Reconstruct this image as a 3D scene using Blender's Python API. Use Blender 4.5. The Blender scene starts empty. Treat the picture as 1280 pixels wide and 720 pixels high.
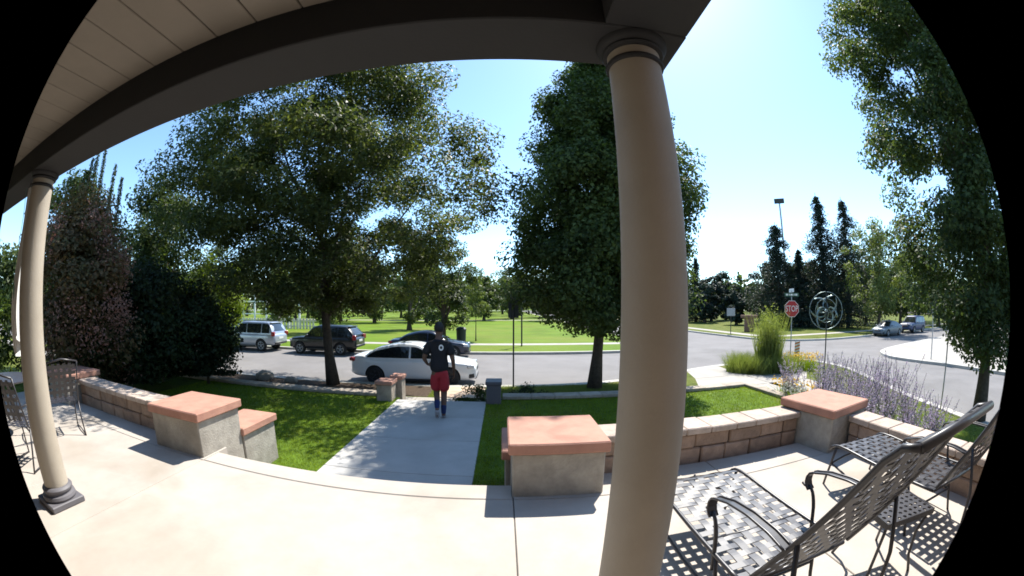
import bpy, bmesh, math, random
import numpy as np
from mathutils import Vector, Matrix

S = bpy.context.scene
COL = S.collection
PI = math.pi
rad = math.radians

# ------------------------------------------------------------------ camera, sky, sun, exposure
# wide doorbell lens: equidistant fisheye, level, image circle cut at 76 degrees off axis
cam = bpy.data.cameras.new('camera')
cam_ob = bpy.data.objects.new('camera', cam)
COL.objects.link(cam_ob)
cam_ob.location = (0, 0, 1.6)
cam_ob.rotation_euler = (PI / 2, 0, 0)
S.camera = cam_ob
cam.type = 'PANO'
cam.panorama_type = 'FISHEYE_LENS_POLYNOMIAL'
cam.sensor_fit = 'HORIZONTAL'
cam.sensor_width = 36
cam.fisheye_polynomial_k0 = 0
cam.fisheye_polynomial_k1 = -1 / (475 / 1280 * 36)
cam.fisheye_polynomial_k2 = cam.fisheye_polynomial_k3 = cam.fisheye_polynomial_k4 = 0
cam.fisheye_fov = rad(153.2)
cam.shift_x = 12 / 1280
cam.shift_y = 23 / 720
cam.clip_start = 0.02
cam.clip_end = 6000

SUN_AZ, SUN_EL = rad(30.7), rad(53.3)
sun_dir = Vector((math.cos(SUN_EL) * math.sin(SUN_AZ), math.cos(SUN_EL) * math.cos(SUN_AZ), math.sin(SUN_EL)))

world = bpy.data.worlds.new('World')
S.world = world
world.use_nodes = True
wn = world.node_tree
bg = wn.nodes['Background']
sky = wn.nodes.new('ShaderNodeTexSky')
sky.sky_type = 'NISHITA'
sky.sun_disc = False
sky.sun_elevation = SUN_EL
sky.sun_rotation = SUN_AZ
sky.altitude = 1600
sky.air_density = 1.0
sky.dust_density = 0.9
sky.ozone_density = 1.0
tint = wn.nodes.new('ShaderNodeVectorMath'); tint.operation = 'MULTIPLY'
tint.inputs[1].default_value = (0.90, 1.04, 1.06)
wn.links.new(sky.outputs[0], tint.inputs[0])
wn.links.new(tint.outputs[0], bg.inputs[0])
bg.inputs[1].default_value = 0.145

sl = bpy.data.lights.new('sun', 'SUN')
sl.energy = 4.6
sl.angle = rad(0.53)
sl.color = (1.0, 0.955, 0.88)
sun_ob = bpy.data.objects.new('sun', sl)
COL.objects.link(sun_ob)
sun_ob.rotation_euler = sun_dir.to_track_quat('Z', 'Y').to_euler()
sun_ob.location = (10, 16, 30)

S.view_settings.view_transform = 'Standard'
S.view_settings.look = 'None'
S.view_settings.exposure = 1.15
S.view_settings.gamma = 1
S.view_settings.use_curve_mapping = False
S.render.engine = 'CYCLES'
S.cycles.use_denoising = True
S.cycles.max_bounces = 8
S.cycles.diffuse_bounces = 4
S.cycles.transparent_max_bounces = 8
S.cycles.caustics_reflective = False
S.cycles.caustics_refractive = False
S.cycles.sample_clamp_indirect = 6
S.render.filter_size = 1.7
S.cycles.filter_width = 1.7
S.render.image_settings.color_mode = 'RGB'
S.cycles.use_adaptive_sampling = True
S.cycles.adaptive_threshold = 0.012

# ------------------------------------------------------------------ materials
def new_mat(name):
    m = bpy.data.materials.new(name)
    m.use_nodes = True
    nt = m.node_tree
    return m, nt, nt.nodes['Principled BSDF']

def ramp(nt, stops):
    r = nt.nodes.new('ShaderNodeValToRGB')
    e = r.color_ramp.elements
    e[0].position, e[0].color = stops[0][0], (*stops[0][1], 1)
    e[1].position, e[1].color = stops[-1][0], (*stops[-1][1], 1)
    for p, c in stops[1:-1]:
        x = e.new(p); x.color = (*c, 1)
    return r

def mat(name, col, rough=0.7, var=0.25, scale=6, bump=0.0, bscale=60, metal=0.0, spec=0.5, col2=None, detail=6, coat=0.0, island=0.0):
    """Principled with two octave colour variation (object space) and fine bump."""
    m, nt, b = new_mat(name)
    N, L = nt.nodes, nt.links
    tc = N.new('ShaderNodeTexCoord')
    geo = N.new('ShaderNodeNewGeometry')
    pos = geo.outputs['Position']
    if var > 0 or col2:
        no = N.new('ShaderNodeTexNoise')
        no.inputs['Scale'].default_value = scale
        no.inputs['Detail'].default_value = detail
        no.inputs['Roughness'].default_value = 0.65
        L.new(pos, no.inputs['Vector'])
        a = tuple(c * (1 - var) for c in col)
        c2 = col2 or tuple(min(1, c * (1 + var)) for c in col)
        r = ramp(nt, [(0.3, a), (0.5, col), (0.72, c2)])
        L.new(no.outputs['Fac'], r.inputs['Fac'])
        out = r.outputs['Color']
        if island > 0:
            oi = N.new('ShaderNodeObjectInfo')
            mr = N.new('ShaderNodeMapRange')
            mr.inputs['To Min'].default_value = 1 - island
            mr.inputs['To Max'].default_value = 1 + island
            L.new(oi.outputs['Random'], mr.inputs['Value'])
            mx = N.new('ShaderNodeVectorMath'); mx.operation = 'SCALE'
            L.new(out, mx.inputs[0]); L.new(mr.outputs[0], mx.inputs['Scale'])
            out = mx.outputs[0]
        L.new(out, b.inputs['Base Color'])
    else:
        b.inputs['Base Color'].default_value = (*col, 1)
    b.inputs['Roughness'].default_value = rough
    b.inputs['Metallic'].default_value = metal
    b.inputs['Specular IOR Level'].default_value = spec
    b.inputs['Coat Weight'].default_value = coat
    b.inputs['Coat Roughness'].default_value = 0.05
    if bump > 0:
        n2 = N.new('ShaderNodeTexNoise')
        n2.inputs['Scale'].default_value = bscale
        n2.inputs['Detail'].default_value = 4
        L.new(pos, n2.inputs['Vector'])
        bp = N.new('ShaderNodeBump')
        bp.inputs['Strength'].default_value = bump
        bp.inputs['Distance'].default_value = 0.02
        L.new(n2.outputs['Fac'], bp.inputs['Height'])
        L.new(bp.outputs[0], b.inputs['Normal'])
    return m

def leaf_mat(name, c_dark, c_light, trans=0.45, rough=0.5, c_tr=None, scale=0.5):
    """leaf: glossy front plus translucency; colour differs by leaf and by clump."""
    m, nt, b = new_mat(name)
    N, L = nt.nodes, nt.links
    geo = N.new('ShaderNodeNewGeometry')
    no = N.new('ShaderNodeTexNoise'); no.inputs['Scale'].default_value = scale; no.inputs['Detail'].default_value = 2
    L.new(geo.outputs['Position'], no.inputs['Vector'])
    ad = N.new('ShaderNodeMath'); ad.operation = 'MULTIPLY_ADD'
    L.new(geo.outputs['Random Per Island'], ad.inputs[0]); ad.inputs[1].default_value = 0.55
    sb = N.new('ShaderNodeMath'); sb.operation = 'MULTIPLY_ADD'
    L.new(no.outputs['Fac'], sb.inputs[0]); sb.inputs[1].default_value = 1.0; sb.inputs[2].default_value = -0.28
    L.new(sb.outputs[0], ad.inputs[2])
    r = ramp(nt, [(0.1, c_dark), (0.9, c_light)])
    L.new(ad.outputs[0], r.inputs['Fac'])
    L.new(r.outputs['Color'], b.inputs['Base Color'])
    b.inputs['Roughness'].default_value = rough
    b.inputs['Specular IOR Level'].default_value = 0.18
    tr = N.new('ShaderNodeBsdfTranslucent')
    if c_tr is None: c_tr = (1.5, 1.5, 0.60)
    vm = N.new('ShaderNodeVectorMath'); vm.operation = 'MULTIPLY'
    L.new(r.outputs['Color'], vm.inputs[0]); vm.inputs[1].default_value = c_tr
    L.new(vm.outputs[0], tr.inputs['Color'])
    mx = N.new('ShaderNodeMixShader'); mx.inputs[0].default_value = trans
    L.new(b.outputs[0], mx.inputs[1]); L.new(tr.outputs[0], mx.inputs[2])
    L.new(mx.outputs[0], nt.nodes['Material Output'].inputs[0])
    return m

def glass_mat(name, col, rough=0.05):
    m, nt, b = new_mat(name)
    b.inputs['Base Color'].default_value = (*col, 1)
    b.inputs['Roughness'].default_value = rough
    b.inputs['Specular IOR Level'].default_value = 0.8
    b.inputs['Coat Weight'].default_value = 0.6
    b.inputs['Coat Roughness'].default_value = 0.02
    return m

M = {}
M['slab'] = mat('patio concrete', (0.41, 0.37, 0.325), 0.85, 0.12, 1.6, 0.12, 90, island=0.03, spec=0.3)
def stain(m, col, scale, lo, hi, amount):
    # weathering: broad blotches mixed over the base colour
    nt = m.node_tree; N, L = nt.nodes, nt.links
    b = N['Principled BSDF']; src = b.inputs['Base Color'].links[0].from_socket
    geo = N.new('ShaderNodeNewGeometry'); no = N.new('ShaderNodeTexNoise')
    no.inputs['Scale'].default_value = scale; no.inputs['Detail'].default_value = 5; no.inputs['Distortion'].default_value = 0.6
    L.new(geo.outputs['Position'], no.inputs['Vector'])
    mr = N.new('ShaderNodeMapRange'); mr.inputs['From Min'].default_value = lo; mr.inputs['From Max'].default_value = hi; mr.inputs['To Max'].default_value = amount
    L.new(no.outputs['Fac'], mr.inputs['Value'])
    mx = N.new('ShaderNodeMix'); mx.data_type = 'RGBA'
    L.new(mr.outputs[0], mx.inputs['Factor']); L.new(src, mx.inputs['A']); mx.inputs['B'].default_value = (*col, 1)
    L.new(mx.outputs['Result'], b.inputs['Base Color'])
stain(M['slab'], (0.27, 0.22, 0.165), 0.7, 0.50, 0.74, 0.6)
M['joint'] = mat('joint filler', (0.10, 0.09, 0.08), 0.95, 0.2, 20)
M['walk'] = mat('walkway concrete', (0.42, 0.41, 0.39), 0.85, 0.10, 2.2, 0.12, 90, island=0.03, spec=0.3)
M['sidewalk'] = mat('pavement concrete', (0.34, 0.315, 0.28), 0.88, 0.12, 1.5, 0.1, 60, spec=0.3)
M['kerb'] = mat('kerb concrete', (0.42, 0.40, 0.36), 0.88, 0.15, 2.5, 0.1, 60, spec=0.3)
M['asphalt'] = mat('worn asphalt', (0.185, 0.175, 0.17), 0.9, 0.13, 0.55, 0.25, 140, spec=0.25, detail=9)
stain(M['asphalt'], (0.10, 0.095, 0.09), 0.25, 0.50, 0.75, 0.5)
stain(M['sidewalk'], (0.28, 0.25, 0.21), 0.6, 0.5, 0.75, 0.5)
stain(M['walk'], (0.34, 0.31, 0.27), 0.7, 0.5, 0.75, 0.5)
M['flag'] = mat('tan flagstone', (0.50, 0.37, 0.26), 0.85, 0.18, 3.0, 0.15, 60, island=0.1)
M['redstone'] = mat('red sandstone cap', (0.42, 0.225, 0.165), 0.85, 0.14, 5, 0.22, 70, spec=0.3)
M['stucco'] = mat('pillar stucco', (0.36, 0.335, 0.29), 0.9, 0.22, 7, 0.35, 45, spec=0.25)
stain(M['redstone'], (0.31, 0.15, 0.11), 2.6, 0.52, 0.72, 0.55)
stain(M['stucco'], (0.20, 0.18, 0.15), 2.2, 0.48, 0.70, 0.6)
M['block'] = mat('wall block', (0.34, 0.245, 0.185), 0.92, 0.25, 9, 0.45, 50, island=0.22, spec=0.25)
M['capblock'] = mat('wall cap block', (0.44, 0.36, 0.30), 0.9, 0.2, 8, 0.35, 50, island=0.10, spec=0.25)
M['edge'] = mat('garden edging stone', (0.36, 0.31, 0.25), 0.92, 0.25, 6, 0.4, 40, island=0.15, spec=0.25)
M['lawn'] = mat('lawn', (0.095, 0.160, 0.014), 0.8, 0.45, 3.5, 0.9, 120, spec=0.15, detail=10)
M['parklawn'] = mat('park lawn', (0.100, 0.165, 0.009), 0.85, 0.25, 0.35, 0.5, 60, spec=0.1, detail=8)
stain(M['lawn'], (0.15, 0.15, 0.03), 0.9, 0.5, 0.75, 0.7)
stain(M['parklawn'], (0.16, 0.17, 0.03), 0.09, 0.42, 0.68, 0.75)
M['verge'] = mat('dry verge grass', (0.095, 0.120, 0.018), 0.9, 0.4, 1.2, 0.8, 90, spec=0.1, detail=9, col2=(0.17, 0.15, 0.05))
M['mulch'] = mat('bark mulch', (0.075, 0.055, 0.040), 0.95, 0.5, 14, 0.8, 40, spec=0.1)
M['cream'] = mat('column paint', (0.37, 0.325, 0.262), 0.62, 0.07, 2.5, 0.10, 70)
stain(M['cream'], (0.27, 0.23, 0.18), 1.7, 0.50, 0.74, 0.5)
M['trim'] = mat('column plinth paint', (0.11, 0.105, 0.115), 0.6, 0.1, 5)
M['beam'] = mat('dark beam paint', (0.014, 0.0145, 0.016), 0.75, 0.08, 4, 0.04, 60)
M['board'] = mat('ceiling board', (0.20, 0.175, 0.145), 0.7, 0.08, 3, island=0.04)
M['siding'] = mat('house siding', (0.16, 0.13, 0.11), 0.8, 0.06, 3)
M['roof'] = mat('roof shingle', (0.10, 0.09, 0.085), 0.95, 0.3, 9)
M['strap'] = mat('painted steel strap', (0.036, 0.034, 0.040), 0.42, 0.12, 12, spec=0.6)
M['steel'] = mat('painted steel tube', (0.030, 0.028, 0.032), 0.38, 0.15, 12, spec=0.6)
M['bark'] = mat('bark', (0.085, 0.068, 0.053), 0.95, 0.35, 12, 0.9, 30, spec=0.1)
M['tyre'] = mat('tyre rubber', (0.018, 0.018, 0.019), 0.85, 0.1, 8)
M['rim'] = mat('wheel alloy', (0.42, 0.43, 0.45), 0.35, 0.05, 6, metal=0.8)
M['rimdark'] = mat('dark wheel alloy', (0.05, 0.05, 0.055), 0.4, 0.05, 6, metal=0.6)
M['glass'] = glass_mat('dark car glass', (0.012, 0.015, 0.018))
M['white'] = mat('white car paint', (0.74, 0.76, 0.77), 0.30, 0.02, 2, coat=0.8)
M['silver'] = mat('silver car paint', (0.36, 0.39, 0.45), 0.30, 0.02, 2, metal=0.35, coat=0.8)
M['black'] = mat('black car paint', (0.008, 0.009, 0.011), 0.3, 0.02, 2, coat=0.3)
M['navy'] = mat('navy car paint', (0.016, 0.026, 0.055), 0.28, 0.02, 2, coat=0.8)
M['grey'] = mat('grey car paint', (0.12, 0.145, 0.17), 0.42, 0.02, 2, metal=0.2, coat=0.15)
M['blue'] = mat('blue car paint', (0.02, 0.04, 0.11), 0.42, 0.02, 2, coat=0.12)
M['blackplastic'] = mat('black plastic', (0.02, 0.02, 0.022), 0.55, 0.05, 8)
M['redlamp'] = mat('tail lamp', (0.30, 0.015, 0.012), 0.15, 0.03, 8, coat=0.5)
M['lamp'] = mat('head lamp', (0.55, 0.57, 0.60), 0.12, 0.03, 8, coat=0.6)
M['plate'] = mat('licence plate', (0.60, 0.62, 0.58), 0.4, 0.04, 8)
M['signred'] = mat('sign red', (0.42, 0.016, 0.022), 0.45, 0.04, 6)
M['signwhite'] = mat('sign white', (0.75, 0.75, 0.74), 0.5, 0.03, 6)
M['signgreen'] = mat('street name green', (0.03, 0.10, 0.055), 0.5, 0.05, 6)
M['orange'] = mat('marker orange', (0.60, 0.16, 0.03), 0.6, 0.05, 6)
M['galv'] = mat('galvanised steel', (0.34, 0.35, 0.36), 0.5, 0.12, 8, metal=0.5)
M['darkpole'] = mat('dark pole paint', (0.028, 0.032, 0.030), 0.6, 0.1, 8)
M['spinner'] = mat('brushed copper green metal', (0.24, 0.31, 0.30), 0.35, 0.2, 5, metal=0.7)
M['cloth'] = mat('white flag cloth', (0.72, 0.72, 0.70), 0.9, 0.04, 6)
M['clothgreen'] = mat('green flag hem', (0.06, 0.22, 0.17), 0.9, 0.05, 6)
M['skin'] = mat('skin', (0.13, 0.066, 0.042), 0.55, 0.08, 9)
M['hair'] = mat('dark hair', (0.012, 0.010, 0.009), 0.7, 0.2, 40, 0.4, 120)
M['shirt'] = mat('black cotton', (0.012, 0.012, 0.015), 0.9, 0.15, 14, 0.3, 90)
M['shorts'] = mat('red nylon', (0.36, 0.016, 0.028), 0.7, 0.12, 12, 0.2, 60)
M['sock'] = mat('navy sock', (0.015, 0.03, 0.10), 0.95, 0.1, 20)
M['shoe'] = mat('grey shoe', (0.30, 0.30, 0.31), 0.7, 0.1, 20)
M['concretewhite'] = mat('pale precast', (0.55, 0.52, 0.47), 0.85, 0.1, 3)
M['brick'] = mat('brown brick', (0.20, 0.11, 0.075), 0.9, 0.2, 4)
M['bin'] = mat('dark green bin', (0.02, 0.03, 0.03), 0.6, 0.1, 4)
M['stem'] = mat('plant stem', (0.10, 0.11, 0.075), 0.8, 0.2, 10)

M['leaf_locust'] = leaf_mat('locust leaf', (0.028, 0.042, 0.018), (0.105, 0.130, 0.045), 0.44, scale=0.45)
M['leaf_pear'] = leaf_mat('pear leaf', (0.030, 0.052, 0.024), (0.100, 0.138, 0.046), 0.42, rough=0.55, scale=0.5)
M['leaf_ash'] = leaf_mat('ash leaf', (0.030, 0.052, 0.028), (0.100, 0.138, 0.052), 0.44, rough=0.55, scale=0.5)
M['leaf_dark'] = leaf_mat('dark hedge leaf', (0.012, 0.021, 0.010), (0.036, 0.056, 0.020), 0.25, rough=0.5)
M['leaf_park'] = leaf_mat('park tree leaf', (0.028, 0.046, 0.020), (0.085, 0.118, 0.036), 0.38, scale=0.25)
M['leaf_pale'] = leaf_mat('pale willow leaf', (0.06, 0.085, 0.03), (0.17, 0.21, 0.075), 0.42, scale=0.3)
M['leaf_lime'] = leaf_mat('lime shrub leaf', (0.085, 0.125, 0.010), (0.20, 0.27, 0.022), 0.5)
M['leaf_smoke'] = leaf_mat('smoke bush leaf', (0.075, 0.090, 0.038), (0.22, 0.155, 0.085), 0.45, c_tr=(1.3, 1.0, 0.7), scale=0.9)
M['leaf_plume'] = leaf_mat('smoke bush plume', (0.26, 0.14, 0.105), (0.46, 0.30, 0.24), 0.45, c_tr=(1.2, 0.9, 0.8), scale=0.9)
M['leaf_spire'] = leaf_mat('spire leaf', (0.020, 0.038, 0.016), (0.060, 0.095, 0.035), 0.35)
M['needle'] = leaf_mat('spruce needle', (0.012, 0.022, 0.020), (0.040, 0.060, 0.046), 0.18, rough=0.6, scale=0.3)
M['grassblade'] = leaf_mat('grass blade', (0.085, 0.140, 0.014), (0.24, 0.32, 0.030), 0.45)
M['tallgrass'] = leaf_mat('feather reed blade', (0.09, 0.125, 0.035), (0.23, 0.27, 0.10), 0.45)
M['sageleaf'] = leaf_mat('sage leaf', (0.20, 0.21, 0.18), (0.42, 0.42, 0.38), 0.3, c_tr=(1.1, 1.1, 0.8))
M['sageflower'] = leaf_mat('sage flower', (0.30, 0.28, 0.32), (0.56, 0.53, 0.59), 0.35, c_tr=(1.1, 0.9, 1.2))
M['yellowflower'] = leaf_mat('yellow flower', (0.55, 0.33, 0.01), (0.75, 0.52, 0.02), 0.35, c_tr=(1.1, 1.0, 0.4))

# ------------------------------------------------------------------ mesh helpers
class MB:
    def __init__(s): s.v = []; s.f = []; s.m = []
    def add(s, vs, fs, mi=0):
        o = len(s.v)
        s.v += [tuple(v) for v in vs]
        s.f += [tuple(i + o for i in f) for f in fs]
        s.m += [mi] * len(fs)
        return s
    def box(s, lo, hi, mi=0, mtx=None):
        x0, y0, z0 = lo; x1, y1, z1 = hi
        vs = [(x0,y0,z0),(x1,y0,z0),(x1,y1,z0),(x0,y1,z0),(x0,y0,z1),(x1,y0,z1),(x1,y1,z1),(x0,y1,z1)]
        if mtx: vs = [mtx @ Vector(v) for v in vs]
        return s.add(vs, [(0,3,2,1),(4,5,6,7),(0,1,5,4),(1,2,6,5),(2,3,7,6),(3,0,4,7)], mi)
    def cbox(s, lo, hi, c=0.01, mtx=None, mi=0):
        """box with chamfered edges (44 triangles)."""
        lo, hi = Vector(lo), Vector(hi)
        ce, h = (lo + hi) / 2, (hi - lo) / 2
        c = min(c, min(h) * 0.9)
        vs, idx = [], {}
        for sx in (-1, 1):
            for sy in (-1, 1):
                for sz in (-1, 1):
                    for ax in range(3):
                        q = [sx * (h.x - c), sy * (h.y - c), sz * (h.z - c)]
                        q[ax] = (sx, sy, sz)[ax] * h[ax]
                        idx[(sx, sy, sz, ax)] = len(vs)
                        vs.append(ce + Vector(q))
        fs = []
        def quad(k):
            n = Vector((0, 0, 0)); pts = [vs[i] for i in k]
            n = (pts[1] - pts[0]).cross(pts[2] - pts[0])
            mid = sum(pts, Vector()) / len(pts) - ce
            fs.append(tuple(k) if n.dot(mid) > 0 else tuple(reversed(k)))
        for ax in range(3):
            a, b = [i for i in range(3) if i != ax]
            for s0 in (-1, 1):
                k = []
                for sa, sb in ((-1,-1),(1,-1),(1,1),(-1,1)):
                    t = [0,0,0]; t[ax] = s0; t[a] = sa; t[b] = sb
                    k.append(idx[(*t, ax)])
                quad(k)
            for sa in (-1, 1):
                for sb in (-1, 1):
                    t0 = [0,0,0]; t0[a] = sa; t0[b] = sb; t0[ax] = -1
                    t1 = list(t0); t1[ax] = 1
                    quad([idx[(*t0, a)], idx[(*t1, a)], idx[(*t1, b)], idx[(*t0, b)]])
        for sx in (-1, 1):
            for sy in (-1, 1):
                for sz in (-1, 1):
                    quad([idx[(sx, sy, sz, i)] for i in range(3)])
        if mtx: vs = [mtx @ v for v in vs]
        return s.add(vs, fs, mi)
    def tube(s, pts, r, n=8, mi=0, cap=True):
        """round tube along a polyline; r a number or one radius for each point."""
        P = [Vector(p) for p in pts]
        R = r if isinstance(r, (list, tuple)) else [r] * len(P)
        rings = []
        up = None
        for i, p in enumerate(P):
            d = (P[min(i + 1, len(P) - 1)] - P[max(i - 1, 0)])
            if d.length < 1e-9: d = Vector((0, 0, 1))
            d.normalize()
            if up is None:
                a = Vector((0, 0, 1)) if abs(d.z) < 0.9 else Vector((1, 0, 0))
                up = (a - d * a.dot(d)).normalized()
            else:
                up = up - d * up.dot(d)
                up = up.normalized() if up.length > 1e-6 else d.orthogonal().normalized()
            w = d.cross(up)
            rings.append([p + (up * math.cos(2*PI*k/n) + w * math.sin(2*PI*k/n)) * R[i] for k in range(n)])
        vs = [v for g in rings for v in g]
        fs = [(i*n+k, i*n+(k+1)%n, (i+1)*n+(k+1)%n, (i+1)*n+k) for i in range(len(P)-1) for k in range(n)]
        if cap:
            fs += [tuple(reversed(range(n))), tuple((len(P)-1)*n+k for k in range(n))]
        return s.add(vs, fs, mi)
    def lathe(s, prof, n=32, c=(0,0,0), mi=0):
        vs = [(c[0]+r*math.cos(2*PI*k/n), c[1]+r*math.sin(2*PI*k/n), c[2]+z) for r, z in prof for k in range(n)]
        m = len(prof)
        fs = [(i*n+k, i*n+(k+1)%n, (i+1)*n+(k+1)%n, (i+1)*n+k) for i in range(m-1) for k in range(n)]
        fs += [tuple(reversed(range(n))), tuple((m-1)*n+k for k in range(n))]
        return s.add(vs, fs, mi)
    def ribbon(s, pts, ups, wdir, w, t=0.003, mi=0):
        """flat strap along pts, normals ups, width along wdir."""
        vs = []
        wd = Vector(wdir).normalized() * w / 2
        for p, u in zip(pts, ups):
            p = Vector(p); u = Vector(u).normalized() * t
            vs += [p - wd, p + wd, p + wd - u, p - wd - u]
        fs = []
        for i in range(len(pts) - 1):
            a = i * 4
            for k in range(4):
                fs.append((a+k, a+(k+1)%4, a+4+(k+1)%4, a+4+k))
        fs += [(3,2,1,0), tuple((len(pts)-1)*4+k for k in range(4))]
        return s.add(vs, fs, mi)
    def prism(s, poly, z0, z1, mi=0):
        n = len(poly)
        vs = [(x, y, z0) for x, y in poly] + [(x, y, z1) for x, y in poly]
        fs = [tuple(reversed(range(n))), tuple(range(n, 2*n))] + [(i, (i+1)%n, n+(i+1)%n, n+i) for i in range(n)]
        return s.add(vs, fs, mi)
    def build(s, name, m, parent=None, smooth=False, angle=None, fix=False):
        me = bpy.data.meshes.new(name)
        me.from_pydata(s.v, [], s.f)
        mats = m if isinstance(m, (list, tuple)) else [m]
        for q in mats: me.materials.append(M[q] if isinstance(q, str) else q)
        if len(mats) > 1: me.polygons.foreach_set('material_index', s.m)
        if smooth: me.polygons.foreach_set('use_smooth', [True] * len(me.polygons))
        if fix:
            b = bmesh.new(); b.from_mesh(me); bmesh.ops.recalc_face_normals(b, faces=b.faces); b.to_mesh(me); b.free()
        if angle is not None:
            me.polygons.foreach_set('use_smooth', [True] * len(me.polygons))
            me.set_sharp_from_angle(angle=rad(angle))
        me.update()
        o = bpy.data.objects.new(name, me)
        COL.objects.link(o)
        if parent: o.parent = parent
        return o

def tag(o, label=None, cat=None, group=None, kind=None):
    if label: o['label'] = label
    if cat: o['category'] = cat
    if group: o['group'] = group
    if kind: o['kind'] = kind
    return o

def thing(name, label, cat, loc=(0,0,0), rz=0, group=None):
    o = bpy.data.objects.new(name, None)
    o.empty_display_size = 0.1
    COL.objects.link(o)
    o.location = loc; o.rotation_euler = (0, 0, rz)
    return tag(o, label, cat, group)

def struct(o): o['kind'] = 'structure'; return o

def copy_tree(o, parent=None):
    c = o.copy(); COL.objects.link(c); c.parent = parent
    for ch in [x for x in list(COL.objects) if x.parent == o]: copy_tree(ch, c)
    return c

def text_mesh(s, size, mtx, name, m, parent, extrude=0.002):
    cu = bpy.data.curves.new(name, 'FONT')
    cu.body = s; cu.size = size; cu.align_x = 'CENTER'; cu.align_y = 'CENTER'; cu.extrude = extrude
    cu.resolution_u = 3
    t = bpy.data.objects.new(name + '_src', cu); COL.objects.link(t)
    bpy.context.view_layer.update()
    me = bpy.data.meshes.new_from_object(t.evaluated_get(bpy.context.evaluated_depsgraph_get()))
    bpy.data.objects.remove(t); bpy.data.curves.remove(cu)
    me.name = name
    me.transform(mtx)
    me.materials.clear(); me.materials.append(M[m])
    o = bpy.data.objects.new(name, me); COL.objects.link(o); o.parent = parent
    return o

def sstep(a, b, x):
    t = min(1, max(0, (x - a) / (b - a))); return t * t * (3 - 2 * t)

# ------------------------------------------------------------------ ground, streets, pavements
rnd = random.Random(7)
ZS, ZK = -1.20, -1.07          # street surface, top of kerbs and verges

g = MB(); g.add([(-3000,-3000,-1.45),(3000,-3000,-1.45),(3000,3000,-1.45),(-3000,3000,-1.45)], [(0,1,2,3)])
struct(g.build('ground', 'parklawn'))
g = MB(); g.add([(-220,-60,ZS),(220,-60,ZS),(220,260,ZS),(-220,260,ZS)], [(0,1,2,3)])
struct(g.build('street', 'asphalt'))

def poly_sheet(name, poly, z, m, z0=None):
    """flat polygon (as prism when z0 is given)."""
    b = bmesh.new()
    vs = [b.verts.new((x, y, z)) for x, y in poly]
    f = b.faces.new(vs)
    if f.normal.z < 0 or True: bmesh.ops.recalc_face_normals(b, faces=[f])
    f.normal_update()
    if f.normal.z < 0: f.normal_flip()
    if z0 is not None:
        r = bmesh.ops.extrude_face_region(b, geom=[f])
        for v in r['geom']:
            if isinstance(v, bmesh.types.BMVert): v.co.z = z0
        bmesh.ops.recalc_face_normals(b, faces=b.faces)
    bmesh.ops.triangulate(b, faces=b.faces)
    me = bpy.data.meshes.new(name); b.to_mesh(me); b.free()
    me.materials.append(M[m])
    o = bpy.data.objects.new(name, me); COL.objects.link(o)
    return o

def smooth_line(pts, n=4):
    """Catmull-Rom through pts."""
    P = [Vector((*p, 0)) for p in pts]; out = []
    for i in range(len(P) - 1):
        a, b, c, d = P[max(i-1,0)], P[i], P[i+1], P[min(i+2, len(P)-1)]
        for k in range(n):
            t = k / n
            h = (c-b).length
            m0 = (c-a).normalized()*h; m1 = (d-b).normalized()*h
            q = b*(2*t**3-3*t*t+1) + m0*(t**3-2*t*t+t) + c*(3*t*t-2*t**3) + m1*(t**3-t*t)
            out.append((q.x, q.y))
    out.append(pts[-1]); return out

def offset_line(L, d):
    out = []
    for i, p in enumerate(L):
        a = Vector(L[max(i-1,0)]); b = Vector(L[min(i+1,len(L)-1)])
        t = (b - a).normalized()
        out.append((p[0] - t.y * d, p[1] + t.x * d))
    return out

def kerb_run(line, d, parent_name='kerb'):
    """concrete kerb stones along line, d to the inside."""
    inn = offset_line(line, d)
    m = MB()
    for i in range(len(line) - 1):
        a, b, c, e = line[i], line[i+1], inn[i+1], inn[i]
        z0, z1 = ZS - 0.05, ZK + 0.012
        m.add([(*a,z0),(*b,z0),(*b,z1),(*a,z1),(*c,z1),(*e,z1),(*c,z0),(*e,z0)],
              [(0,1,2,3),(3,2,4,5),(5,4,6,7)])
    o = m.build(parent_name, 'kerb', fix=True)
    return struct(o)

near = [(-120,12.65),(-20,12.65),(-6,12.65),(0.3,12.68),(3,12.95),(6,13.8),(8.5,14.9),(11,15.5),(13.6,15.7),(15.2,15.0),(15.5,13.3),(15.0,11.2),(13.6,8.65),(12.3,6.3),(11.7,4.7),(11.3,3.6),(10.9,1),(10.8,-3),(10.8,-40)]
nearL = smooth_line(near)
struct(poly_sheet('verge', offset_line(nearL, -0.15) + [(-120,-40)], ZK, 'verge', ZS - 0.1))
kerb_run(nearL, -0.32)
farl = [(-160,22.1),(-20,22.05),(0,21.9),(5,21.9),(8,22.2),(10.0,23.6),(10.7,26),(10.9,40),(10.9,230)]
farlL = smooth_line(farl)
struct(poly_sheet('park_lawn', offset_line(farlL, 0.15) + [(-160,230)], ZK, 'parklawn', ZS - 0.1))
kerb_run(farlL, 0.3)
farr = [(20.6,230),(20.5,38),(20.9,30),(21.5,26.5),(23.6,24.2),(28.8,23.2),(45,24.5),(150,28)]
farrL = smooth_line(farr)
struct(poly_sheet('park_lawn', offset_line(farrL, 0.15) + [(150,230)], ZK, 'verge', ZS - 0.1))
kerb_run(farrL, 0.3)
isl = [(150,21),(60,18.2),(36,16.9),(28,16.0),(23,14.8),(20.9,12.8),(20.6,10.6),(20.7,8.5),(20.3,5),(20,-2),(20,-40)]
islL = smooth_line(isl)
kerb_run(islL, 0.3)
inner = offset_line(islL, 6.5)
struct(poly_sheet('pavement', offset_line(islL, 0.15) + [(26.5,-40),(26.5,2),(27,7),(29,10.5),(34,11.5),(60,12.5),(150,15)], ZK, 'sidewalk', ZS - 0.1))

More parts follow.
